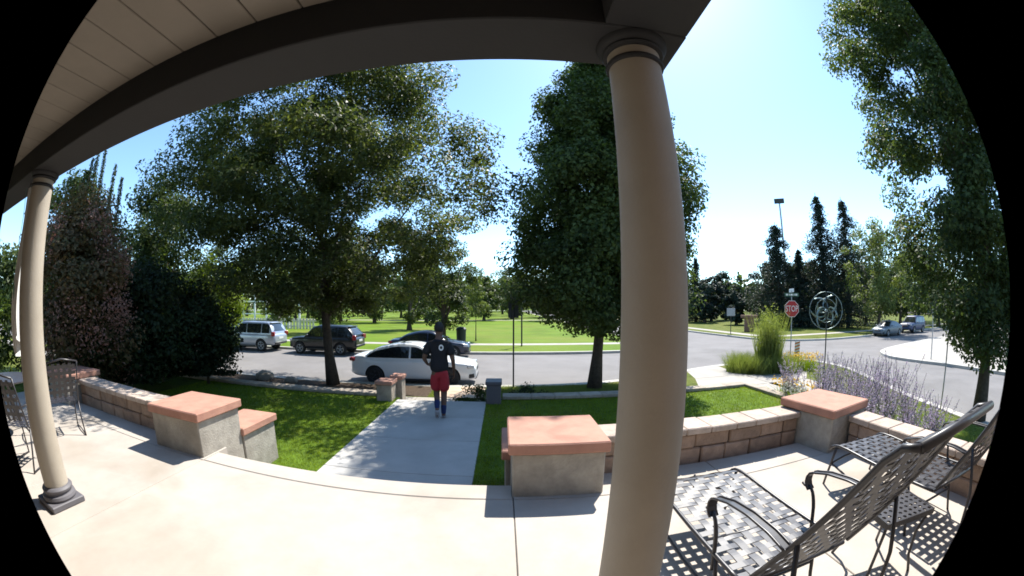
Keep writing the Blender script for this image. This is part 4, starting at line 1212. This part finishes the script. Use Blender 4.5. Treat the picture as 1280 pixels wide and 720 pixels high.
def clump_tree(name, label, base, H, trunk_r, crown, n_clump, n_leaf, leaf, m, seed, z0=1.5, clump=0.8, group=None, lean=(0,0), cat='tree', barkm='bark', forks=6, fork_z=0.28, flat=0.75, shell=0.55, aspect=0.55, inner=True):
    """crown(t, ang) -> radius at height fraction t of the crown (0 bottom .. 1 top)."""
    r = random.Random(seed); q = np.random.default_rng(seed)
    t_ = thing(name, label, cat, base, 0, group)
    # clumps spread through the crown volume, more of them near its surface
    cl = []
    tries = 0
    while len(cl) < n_clump and tries < n_clump*40:
        tries += 1
        t = r.random(); a = r.uniform(0, 2*PI)
        R = crown(t, a)
        if r.random() > (R / 1.0) / max(crown(x/10, a) for x in range(11)) + 0.1: continue
        f = r.random()**shell
        z = z0 + t*(H-z0)
        p = Vector((lean[0]*t + R*f*math.cos(a), lean[1]*t + R*f*math.sin(a), z))
        cl.append((p, f, clump * r.uniform(0.55, 1.25)))
    # trunk, forks and limbs towards clumps
    tr = MB()
    fz = z0*0.55 + H*fork_z*0.25
    th = H*0.80
    tp = []
    for i in range(9):
        u = i/8
        tp.append((lean[0]*u*0.7 + 0.10*trunk_r*math.sin(u*7+seed)*4*u, lean[1]*u*0.7 + 0.10*trunk_r*math.cos(u*6+seed)*4*u, -0.15 + u*(th+0.15)))
    tr.tube(tp,[trunk_r*(1.35 if i == 0 else (1-0.92*(i/8)**0.8)) for i in range(9)],10)
    lim = []
    for k in range(forks):
        a = 2*PI*k/forks + r.uniform(-0.4,0.4)
        u = 0.16 + 0.45*k/forks
        s = Vector(tp[0]).lerp(Vector(tp[-1]), u); s.z = max(fz + (th-fz)*0.62*k/forks, z0*0.95)
        tt = min(0.95, 0.35 + 0.5*r.random())
        R = crown(tt, a)*0.55
        e = Vector((lean[0]*tt+R*math.cos(a), lean[1]*tt+R*math.sin(a), z0+tt*(H-z0)))
        mid = s.lerp(e,0.5) + Vector((0,0,-0.06*(e-s).length))
        pts = [s, s.lerp(mid,0.5), mid, mid.lerp(e,0.5)+Vector((0,0,0.1)), e]
        rr = trunk_r*0.42*(1-0.4*k/forks)
        tr.tube(pts,[rr,rr*0.8,rr*0.6,rr*0.4,rr*0.2],7)
        lim += pts[1:]
    lim += [Vector(p) for p in tp[4:]]
    tr.build('trunk',barkm,t_,smooth=True)
    if inner:
        tw = MB()
        # each clump hangs on the nearest limb or on a clump already joined, nearest first
        nodes = [(v, 0) for v in lim]
        todo = [p for p, f, cr in cl]
        NA = np.array([tuple(v) for v in lim]); PA = np.array([tuple(p) for p in todo])
        best = np.linalg.norm(PA[:,None]-NA[None],axis=2)
        src = [lim[i] for i in best.argmin(1)]; dist = best.min(1); dep = np.zeros(len(todo),int)
        left = set(range(len(todo)))
        while left:
            i = min(left, key=lambda j: dist[j]); left.discard(i)
            p = todo[i]; s = src[i]
            d = (trunk_r*0.10 + 0.004) * (0.8 ** min(6, int(dep[i])))
            mid = s.lerp(p,0.5) + Vector((r.uniform(-.08,.08),r.uniform(-.08,.08),0.08*(p-s).length))
            tw.tube([s,mid,p],[d,d*0.8,d*0.5],4,cap=False)
            for j in left:
                dj = (todo[j]-p).length
                if dj < dist[j]*0.9: dist[j] = dj; src[j] = p; dep[j] = dep[i]+1
        tw.build('branches',barkm,t_,smooth=True)['kind'] = 'stuff'
    per = max(4, n_leaf // len(cl))
    Cs, Ns = [], []
    for p, f, cr in cl:
        k = int(per*(cr/clump)**1.6)+2
        d = q.normal(0,1,(k,3)); d /= np.linalg.norm(d,axis=1,keepdims=True)
        rr = cr*q.random((k,1))**0.45
        c = np.array(p) + d*rr*np.array([1,1,flat])
        c[:,2] = np.maximum(c[:,2], 0.35)
        Cs.append(c)
        out = np.array([p.x-lean[0]*.5, p.y-lean[1]*.5, 0.0]); out /= np.linalg.norm(out)+1e-6
        Ns.append(d*0.5 + out*0.35 + np.array([0,0,0.65]))
    leaves_object('crown', np.concatenate(Cs), np.concatenate(Ns), leaf, m, t_, seed, aspect)
    return t_

def wob(seed, amp=0.16):
    r = random.Random(seed); ph = [r.uniform(0,6.28) for _ in range(6)]
    def f(t, a): return 1 + amp*(math.sin(2*a+ph[0]+3*t)+0.7*math.sin(3*a+ph[1]-5*t)+0.6*math.sin(5*a+ph[2]+9*t)+0.5*math.sin(11*t+ph[3]))/1.6
    return f
def ell(rx, ry, seed, power=0.5, peak=0.42, amp=0.16):
    w = wob(seed, amp)
    def f(t, a):
        u = (t-peak)/(1-peak) if t > peak else (peak-t)/peak
        h = max(0.02, 1-abs(u)**2)**power
        R = rx*ry/math.sqrt((ry*math.cos(a))**2+(rx*math.sin(a))**2)
        return R*h*w(t,a)
    return f
def cone(rb, seed, amp=0.12, peak=0.18, power=0.8):
    w = wob(seed, amp)
    def f(t, a):
        h = (t/peak)**0.6*0.35+0.65 if t < peak else (1-(t-peak)/(1-peak))**power
        return max(0.15, rb*h*w(t,a))
    return f

# the big street trees
clump_tree('locust_tree','broad feathery street tree with dark trunk between the black SUV and white sedan',(-5.80,12.0,ZK),12.4,0.20,ell(5.6,5.6,3,0.42,0.36,0.11),520,225000,0.125,'leaf_locust',11,z0=2.45,clump=0.80,lean=(-0.8,-1.2),forks=9,aspect=0.45,shell=0.6,flat=0.6)
clump_tree('pear_tree','dense dark green street tree behind the tall cream column',(3.0,12.0,ZK),12.9,0.21,cone(3.35,5,0.10,0.34,0.50),440,205000,0.118,'leaf_pear',12,z0=2.0,clump=0.74,lean=(1.0,0.2),forks=10,aspect=0.62,shell=0.55)
clump_tree('ash_tree','tall leafy street tree at the kerb behind the chaise lounges',(11.15,3.35,ZK),14.5,0.19,ell(3.05,3.05,7,0.40,0.42),330,150000,0.115,'leaf_ash',13,z0=1.7,clump=0.70,lean=(0.3,0.3),forks=8,aspect=0.6,shell=0.55)

# hedge, bushes and trees at the west side of the garden
def bush(name, label, base, rx, ry, h, n_clump, n_leaf, leaf, m, seed, clump=0.5, cat='shrub', group=None, aspect=0.6, z0=0.1, peak=0.35):
    return clump_tree(name, label, base, h, 0.05, ell(rx,ry,seed,0.5,peak,0.14), n_clump, n_leaf, leaf, m, seed, z0=z0, clump=clump, group=group, cat=cat, forks=4, aspect=aspect, shell=0.45, inner=False)
bush('evergreen_bush','large dark evergreen bush at the end of the lawn',(-9.6,7.6,-0.55),2.2,2.1,3.25,130,42000,0.11,'leaf_dark',21,clump=0.62)
bush('evergreen_bush','dark evergreen bush between the smoke bush and the lawn',(-9.9,5.6,-0.55),2.0,1.5,3.5,110,36000,0.11,'leaf_dark',22,clump=0.62)
bush('evergreen_bush','low dark bush by the street end of the lawn',(-8.1,8.15,-0.55),1.2,0.6,2.2,60,15000,0.09,'leaf_dark',23,clump=0.42)
sb = bush('smoke_bush','reddish brown feathery smoke bush behind the far pillar',(-9.0,4.35,-0.55),1.45,1.1,4.5,95,24000,0.10,'leaf_smoke',24,clump=0.55)
r8 = np.random.default_rng(5)
Cs = []
for k in range(70):
    a = r8.uniform(0,2*PI); zz = r8.uniform(0.7,4.2); R = 1.5*math.sqrt(max(0.05,1-((zz-1.7)/2.9)**2))
    c = np.array([R*math.cos(a),0.8*R*math.sin(a),zz]); kk = 90
    Cs.append(c + r8.normal(0,1,(kk,3))*np.array([0.14,0.14,0.18]))
Cs = np.concatenate(Cs)
leaves_object('plumes', Cs, np.zeros_like(Cs)+np.array([0,0,0.5]), 0.065, 'leaf_plume', sb, 6, 0.5)['kind'] = 'stuff'
bush('lime_shrub','bright lime green shrub beside the silver SUV',(-14.9,15.8,ZK),1.9,1.5,5.3,70,14000,0.14,'leaf_lime',25,clump=0.5)

def spire(label, base, h, seed, w=0.16):
    t_ = thing('columnar_tree', label, 'tree', base, 0, 'thin upright leafy spires')
    q = np.random.default_rng(seed)
    bend = q.uniform(-0.25,0.25,2)
    MB().tube([(bend[0]*u*u,bend[1]*u*u,u*h) for u in (0,0.25,0.5,0.75,1)],[0.05,0.04,0.03,0.02,0.008],6).build('trunk','bark',t_,smooth=True)
    n = 1500
    u = q.random(n)**0.8; u = 0.25+0.75*u
    R = w*(1.15-u*0.7)*q.random(n)**0.6
    a = q.uniform(0,2*PI,n)
    C = np.stack([bend[0]*u*u+R*np.cos(a),bend[1]*u*u+R*np.sin(a),u*h],1)
    leaves_object('crown',C,np.stack([np.cos(a),np.sin(a),0.6+0*a],1),0.075,'leaf_spire',t_,seed,0.5)
for k,(x,y,h) in enumerate(((-12.9,5.15,5.6),(-12.75,5.75,6.6),(-12.6,6.05,7.0),(-12.45,6.35,7.6),(-12.3,6.6,7.4),(-12.25,6.9,7.0),(-12.0,7.25,6.5),(-13.1,4.7,4.8))):
    spire('thin upright leafy spire rising above the smoke bush',(x,y,-0.9),h,40+k)
clump_tree('garden_tree','open leafy tree with pale bare twigs behind the evergreen bush',(-14.5,11.0,ZK),8.0,0.14,ell(2.0,1.8,31,0.5,0.55,0.25),60,13000,0.16,'leaf_park',31,z0=1.6,clump=0.7,forks=6,shell=0.7)
clump_tree('garden_tree','leafy tree behind the smoke bush and the far column',(-17.5,8.0,ZK),8.0,0.15,ell(3.2,2.8,32,0.5,0.5,0.2),80,22000,0.18,'leaf_park',32,z0=0.8,clump=0.85,forks=6)

clump_tree('garden_tree','tall leafy tree rising behind the lime shrub',(-18.5,16.0,ZK),8.6,0.18,ell(3.6,3.2,33,0.5,0.5,0.2),90,24000,0.19,'leaf_park',33,z0=1.4,clump=0.95,forks=6)
bush('garden_bush','green bush in the gap behind the far column and flag',(-14.5,3.2,ZK),2.2,2.0,4.6,60,14000,0.15,'leaf_park',34,clump=0.7)
bush('garden_bush','green bush at the street behind the smoke bush',(-13.2,9.6,ZK),2.0,1.4,3.8,60,14000,0.13,'leaf_dark',35,clump=0.6)
# park trees in the background, one by one
def park_tree(label, x, y, h, rr_, seed, m='leaf_park', n=5200, z0=None, leaf=0.42, kind='park_tree'):
    return clump_tree(kind, label, (x,y,ZK), h, 0.22+h*0.008, ell(rr_,rr_*0.9,seed,0.55,0.42,0.18), 60, n, leaf, m, seed, z0=z0 or h*0.13, clump=rr_*0.24, group='park trees', forks=5, inner=False, shell=0.55)
PT = 'leafy park tree standing far across the lawn'
for k,(x,y,h,rr_) in enumerate(((-3.5,72,8.5,3.6),(2.0,82,11,4.6),(8.5,70,8,3.6),(-10,86,11,5),(-17,76,10,4.5),(-24,88,13,6),(-33,72,12,5.5),(-45,80,14,6.5),(14,95,13,6),(5,110,13,6),(-6,115,12,6),(-58,70,14,7),(-38,58,10,4.6),(-70,88,16,8),(20,120,15,7),(-20,125,15,7),(30,105,13,6),(-13,64,8.5,4.2),(-21,60,9.5,4.8),(-29,64,10,5),(-40,66,12,6),(-50,60,11,6),(-52,95,16,8),(-36,100,16,8),(-8,100,13,6.5),(10,92,12,5.5),(0,130,15,8),(-30,45,8,3.8),(-46,46,9,4.5),(-62,52,12,6),(-28,140,18,9),(12,150,17,9),(35,150,18,9),(-80,62,14,8),(-85,40,13,7),(-66,34,11,6),(-50,32,9,5))):
    park_tree(PT, x, y, h, rr_, 100+k)
# wooded rim of the park, too far to tell its trees apart
qb = np.random.default_rng(77)
Cb = []
for k in range(520):
    a = qb.uniform(rad(-82),rad(82)); R_ = qb.uniform(165,240); hh_ = qb.uniform(9,17)
    c = np.array([R_*math.sin(a),R_*math.cos(a),hh_*0.5])
    kk = 70
    d = qb.normal(0,1,(kk,3)); d /= np.linalg.norm(d,axis=1,keepdims=True)
    Cb.append(c + d*np.array([6.5,5.0,hh_*0.52])*qb.random((kk,1))**0.4)
Cb = np.concatenate(Cb); Cb[:,2] = np.maximum(Cb[:,2],-1.0)
bo = leaves_object('distant_woodland',Cb,np.zeros_like(Cb)+np.array([0,-0.5,0.5]),2.3,'leaf_park',None,78,0.7)
tag(bo,'hazy band of distant woodland closing off the park','woodland',kind='stuff')
park_tree('pale willowy tree between the silver and the black SUV',-22.5,33.5,6.2,2.4,140,'leaf_pale',6000,1.0,0.22,'willow_tree')
park_tree('small leafy tree at the park kerb above the navy sedan',-3.9,24.6,7.2,2.3,143,n=15000,z0=1.3,leaf=0.17)
park_tree('dark leafy tree behind the black SUV at the park edge',-17.5,35.5,7.5,3.2,141,n=9000,leaf=0.24)
park_tree('leafy tree over the park lawn behind the white sedan',-10.5,42.0,8.5,3.4,142,n=9000,leaf=0.26)
# a young tree with a thin trunk on the park lawn
clump_tree('young_tree','young park tree with a thin straight trunk beyond the path',(-2.05,29.2,ZK),4.6,0.05,ell(1.15,1.1,150,0.5,0.45),26,3500,0.14,'leaf_pale',150,z0=1.9,clump=0.42,forks=3,inner=False)
# behind the intersection
for k,(x,y,h,rr_,z0) in enumerate(((46,44,9,4.2,1.2),(54,38,11,5,1.0),(60,46,13,6,1.5),(52,30,9.5,4.6,1.6),(64,33,12,5.5,1.5),(76,40,14,7,1.5),(82,28,13,6.5,1.5),(70,20,10,5,1.2),(58,26,8,3.8,1.4))):
    park_tree('leafy tree in the row beyond the stop sign intersection', x, y, h, rr_, 160+k, z0=z0)
clump_tree('silver_leaf_tree','pale silvery leaved tree beside the spruces beyond the intersection',(39,25.5,ZK),11.5,0.25,ell(4.0,4.0,180,0.5,0.5,0.2),80,14000,0.26,'leaf_pale',180,z0=1.8,clump=1.0,inner=False)
for k,(x,y,h,rr_) in enumerate(((33,56,6.5,2.6),(38,62,8,3),(36,70,9,3.5),(28,64,5,2.2),(44,66,10,4),(24.5,60,4.4,2.0),(31,78,11,4.5),(42,82,12,5),(48,58,11,4.5),(52,52,11,5),(34,48,5,2.2),(56,60,13,6))):
    park_tree('dark hazy conifer shaped tree far behind the tall grass', x, y, h, rr_, 190+k, 'needle', 7000, 0.5)

def spruce(label, x, y, h, rb, seed, n=9000, bare=0.0):
    t_ = thing('spruce_tree', label, 'tree', (x,y,ZK), 0, 'spruce trees')
    q = np.random.default_rng(seed)
    tr = MB(); tr.tube([(0,0,-0.2),(0.1*q.normal(),0.1*q.normal(),h*0.5),(0,0,h)],[0.30,0.20,0.03],8)
    tr.build('trunk','bark',t_,smooth=True)
    Cs, br = [], MB()
    nw = int(h*2.1)
    for i in range(nw):
        u = 0.06 + 0.92*i/nw
        R0 = rb*(1-u)**0.82*q.uniform(0.7,1.2)+0.12
        nb_ = q.integers(5,8)
        for k in range(nb_):
            a = q.uniform(0,2*PI); R = R0*q.uniform(0.6,1.15); z = u*h + q.uniform(-0.2,0.2)
            e = np.array([R*math.cos(a),R*math.sin(a),z - 0.28*R + 0.10*R*R/rb])
            s = np.array([0,0,z+0.1])
            br.tube([tuple(s),tuple((s+e)/2+np.array([0,0,-0.04*R])),tuple(e)],[0.05,0.035,0.012],4,cap=False)
            kk = int(n/(nw*6.5)*(R/R0)*(0.5+R0/rb)) + 3
            tt = q.random(kk)**0.7
            p = s + (e-s)*tt[:,None]
            p += q.normal(0,1,(kk,3))*np.array([0.20,0.20,0.14])*(0.6+0.4*R)
            p[:,2] -= np.abs(q.normal(0,0.16,kk))*(0.4+tt)
            Cs.append(p)
    br.build('branches','bark',t_,smooth=True)['kind'] = 'stuff'
    C = np.concatenate(Cs)
    leaves_object('crown',C,np.zeros_like(C)+np.array([0,0,0.4]),0.40,'needle',t_,seed,0.28)
    return t_
spruce('spruce with a pointed top in the dark group beyond the stop sign',41.0,36.5,17.6,5.2,201,n=16000)
spruce('spruce with open bare looking top branches beside the pointed one',43.6,33.9,16.8,5.2,202,n=11000)
spruce('ragged spruce in front of the floodlight mast',36.6,41.2,14.0,5.6,203,n=14000)
spruce('small spruce between the ragged and the pointed spruce',39.3,39.6,10.5,4.2,204,n=10000)
spruce('thin distant spruce above the far dark trees',33.5,60.0,11.5,2.6,205,n=5000)

# ------------------------------------------------------------------ flower bed
def sage(label, x, y, seed, h=1.15, n=26, spread=0.50):
    z = slope_z(x)
    t_ = thing('sage_plant', label, 'plant', (x,y,z), 0, 'sage plants in the corner bed')
    q = np.random.default_rng(seed)
    st_ = MB(); F, Lf = [], []
    for k in range(n):
        a = q.uniform(0,2*PI); tilt = spread*q.random()**0.6; hh = h*q.uniform(0.65,1.1)
        d = np.array([math.cos(a)*tilt,math.sin(a)*tilt,1.0]); b0 = np.array([q.normal(0,0.07),q.normal(0,0.07),0])
        e = b0 + d*hh; mdl = b0 + d*hh*0.5 + np.array([0,0,0.03])
        st_.tube([tuple(b0),tuple(mdl),tuple(e)],[0.006,0.0045,0.003],3,cap=False)
        kk = 34
        t = q.uniform(0.42,1.0,kk)
        F.append(b0 + d*hh*t[:,None] + q.normal(0,0.016,(kk,3))*(1.4-t)[:,None]*1.6)
        for _ in range(2):   # side sprigs
            t0 = q.uniform(0.45,0.75); d2 = d + q.normal(0,0.35,3)*np.array([1,1,0.3]); l2 = hh*q.uniform(0.15,0.28)
            t = q.random(14)
            F.append(b0 + d*hh*t0 + d2*l2*t[:,None] + q.normal(0,0.010,(14,3)))
        t = q.uniform(0.05,0.5,22)
        Lf.append(b0 + d*hh*t[:,None] + q.normal(0,0.045,(22,3)))
    st_.build('stems','stem',t_)
    F = np.concatenate(F); Lf = np.concatenate(Lf)
    leaves_object('flowers',F,np.zeros_like(F)+0.1,0.024,'sageflower',t_,seed,0.7)['kind'] = 'stuff'
    leaves_object('foliage',Lf,np.zeros_like(Lf)+np.array([0,0,0.5]),0.06,'sageleaf',t_,seed+1,0.35)
SL = 'airy lavender coloured sage plant behind the corner pillar'
for k,(x,y,h) in enumerate(((4.75,3.05,0.85),(5.05,4.35,1.1),(5.35,3.75,1.15),(5.75,4.75,1.2),(5.9,3.55,1.3),(6.3,4.3,1.2),(6.45,3.3,1.15),(6.85,4.0,1.25),(6.7,5.1,1.2),(7.2,4.7,1.2),(5.3,2.6,0.8),(6.05,2.6,0.85),(7.0,6.0,1.25),(4.95,3.7,0.8),(7.7,5.6,1.3),(6.75,7.0,1.0))):
    sage(SL, max(x,4.6), y, 300+k, h)
def flower_plant(label, x, y, z, seed, hh=0.5, n=26, fl='yellowflower', r0=0.25, group=None, nf=70):
    t_ = thing('flower_clump', label, 'plant', (x,y,z), 0, group)
    q = np.random.default_rng(seed)
    m_ = n*6
    a = q.uniform(0,2*PI,m_); tl = q.random(m_)*0.9
    D = np.stack([np.cos(a)*tl,np.sin(a)*tl,np.ones(m_)],1)
    B = np.stack([q.normal(0,r0*0.4,m_),q.normal(0,r0*0.4,m_),np.zeros(m_)],1)
    blades_object('foliage',B,D,hh*q.uniform(0.5,0.9,m_),0.016,'grassblade',t_,seed)
    if nf:
        a = q.uniform(0,2*PI,nf); R = r0*1.5*np.sqrt(q.random(nf))
        C = np.stack([R*np.cos(a),R*np.sin(a),hh*q.uniform(0.6,1.0,nf)],1)
        C = np.repeat(C,4,0)+q.normal(0,0.012,(nf*4,3))
        leaves_object('flowers',C,np.zeros_like(C)+np.array([0,0,1.]),0.05,fl,t_,seed,0.8)['kind'] = 'stuff'
    return t_
for k,(x,y) in enumerate(((5.15,5.15),(5.6,5.9),(5.9,6.7))):
    pass
YL = 'low clump of yellow flowers beside the lawn edging'
for k,(x,y) in enumerate(((6.9,6.5),(6.85,5.6),(6.95,7.4))):
    flower_plant(YL, x, y, slope_z(x), 330+k, 0.55, group='yellow flower clumps')
q9 = np.random.default_rng(8)
# pale seedy grass tufts inside the lawn corner
for k,(x,y) in enumerate(((5.2,4.6),(5.7,5.4),(6.1,4.4),(6.15,6.2))):
    flower_plant('pale feathery tuft at the corner of the lit lawn', x, y, -0.535, 340+k, 0.5, 22, 'sageleaf', 0.22, 'pale tufts at the lawn corner', 90)

# tall ornamental grass on the corner, with low yellow-green clumps round it
def grass_clump(name, label, x, y, h, n, r0, seed, m='tallgrass', w=0.022, tilt=0.22, plume=False, group=None):
    t_ = thing(name, label, 'plant', (x,y,ZK), 0, group)
    q = np.random.default_rng(seed)
    a = q.uniform(0,2*PI,n); tl = tilt*q.random(n)**0.7
    D = np.stack([np.cos(a)*tl,np.sin(a)*tl,np.ones(n)],1)
    R = r0*np.sqrt(q.random(n)); a2 = q.uniform(0,2*PI,n)
    B = np.stack([R*np.cos(a2),R*np.sin(a2),np.zeros(n)],1)
    L = h*q.uniform(0.45,1.0,n)
    blades_object('blades',B,D,L,w,m,t_,seed,4,0.30)
    if plume:
        k = n//6
        idx = q.integers(0,n,k)
        t = q.uniform(0.55,0.95,(k,8))
        C = (B[idx][:,None]+D[idx][:,None]*(L[idx][:,None]*t)[:,:,None]+q.normal(0,0.05,(k,8,3))).reshape(-1,3)
        leaves_object('leaf_tufts',C,np.zeros_like(C)+0.2,0.11,m,t_,seed,0.3)
    return t_
grass_clump('ornamental_grass','tall upright ornamental grass on the corner in front of the stop sign',11.05,13.0,2.9,900,0.50,401,w=0.030,plume=True)
for k,(x,y,h,n,r0) in enumerate(((9.75,13.3,1.0,900,0.65),(10.4,12.6,0.95,900,0.6),(11.9,12.6,0.95,900,0.6),(10.3,13.9,0.9,700,0.6),(11.3,12.2,0.8,800,0.55))):
    grass_clump('low_grass','low arching yellow green grass around the tall ornamental grass',x,y,h,n,r0,410+k,tilt=0.7,w=0.02,group='low grasses on the corner')
for k,(x,y) in enumerate(((12.6,12.2),(13.3,12.6),(12.2,13.0))):
    flower_plant('low clump of golden flowers beside the tall ornamental grass',x,y,ZK,430+k,0.7,40,'yellowflower',0.45,'golden flowers on the corner',120)

# loose things along the shaded bed: stones
for k,(x,y,r_) in enumerate(((-8.7,11.9,0.30),(-7.4,11.7,0.20))):
    s_ = bmesh.new(); bmesh.ops.create_icosphere(s_,subdivisions=2,radius=1)
    qq = random.Random(k+3)
    for v in s_.verts:
        v.co *= 1+qq.uniform(-0.12,0.12); v.co.x *= r_*1.3; v.co.y *= r_; v.co.z = v.co.z*r_*0.8
    me = bpy.data.meshes.new('boulder'); s_.to_mesh(me); s_.free(); me.materials.append(M['edge'])
    o = bpy.data.objects.new('boulder',me); COL.objects.link(o); o.location = (x,y,ZK+r_*0.35)
    tag(o,('larger' if k == 0 else 'smaller')+' rounded boulder on the shaded planting bed by the street','boulder')

# low leafy ground cover by the gate posts and short grass on the lawns
bush('low_bush','low rounded bush beside the grey gate post',(-0.62,9.05,-1.06),0.42,0.35,0.72,18,2600,0.05,'leaf_park',440,clump=0.16,z0=0.05)
bush('low_bush','dark low bush right of the grey gate post below the sign pole',(0.62,9.15,-1.06),0.7,0.3,0.70,22,3400,0.05,'leaf_dark',441,clump=0.18,z0=0.05)
def turf(name, label, rects, n, h, seed, m='grassblade', zf=None, w=0.006):
    q = np.random.default_rng(seed)
    A = np.array([(r_[2]-r_[0])*(r_[3]-r_[1]) for r_ in rects]); pick = q.choice(len(rects), n, p=A/A.sum())
    Rr = np.array(rects)[pick]
    x = Rr[:,0]+(Rr[:,2]-Rr[:,0])*q.random(n); y = Rr[:,1]+(Rr[:,3]-Rr[:,1])*q.random(n)
    z = np.full(n, -0.536) if zf is None else np.array([zf(a) for a in x])
    a = q.uniform(0,2*PI,n); tl = q.random(n)*0.8
    D = np.stack([np.cos(a)*tl,np.sin(a)*tl,np.ones(n)],1)
    o = blades_object(name,np.stack([x,y,z],1),D,h*q.uniform(0.5,1.2,n),w,m,None,seed,1,0.3)
    return tag(o,label,'grass',kind='stuff')
turf('lawn_grass','short green lawn grass either side of the walkway',[(-8.5,3.75,-2.41,8.5),(-0.35,3.75,6.42,8.5)],95000,0.045,501,w=0.009)
turf('verge_grass','short yellowish grass on the verge by the kerb',[(-2.2,10.8,-2.0,12.3),(-0.5,10.8,6.2,12.5),(-2.6,8.8,-2.0,9.2)],30000,0.07,502,'tallgrass',lambda a: ZK,0.008)
turf('verge_grass','short grass on the bank above the side street kerb',[(8.6,-1,10.3,8.5)],26000,0.08,503,'tallgrass',slope_z,0.010)
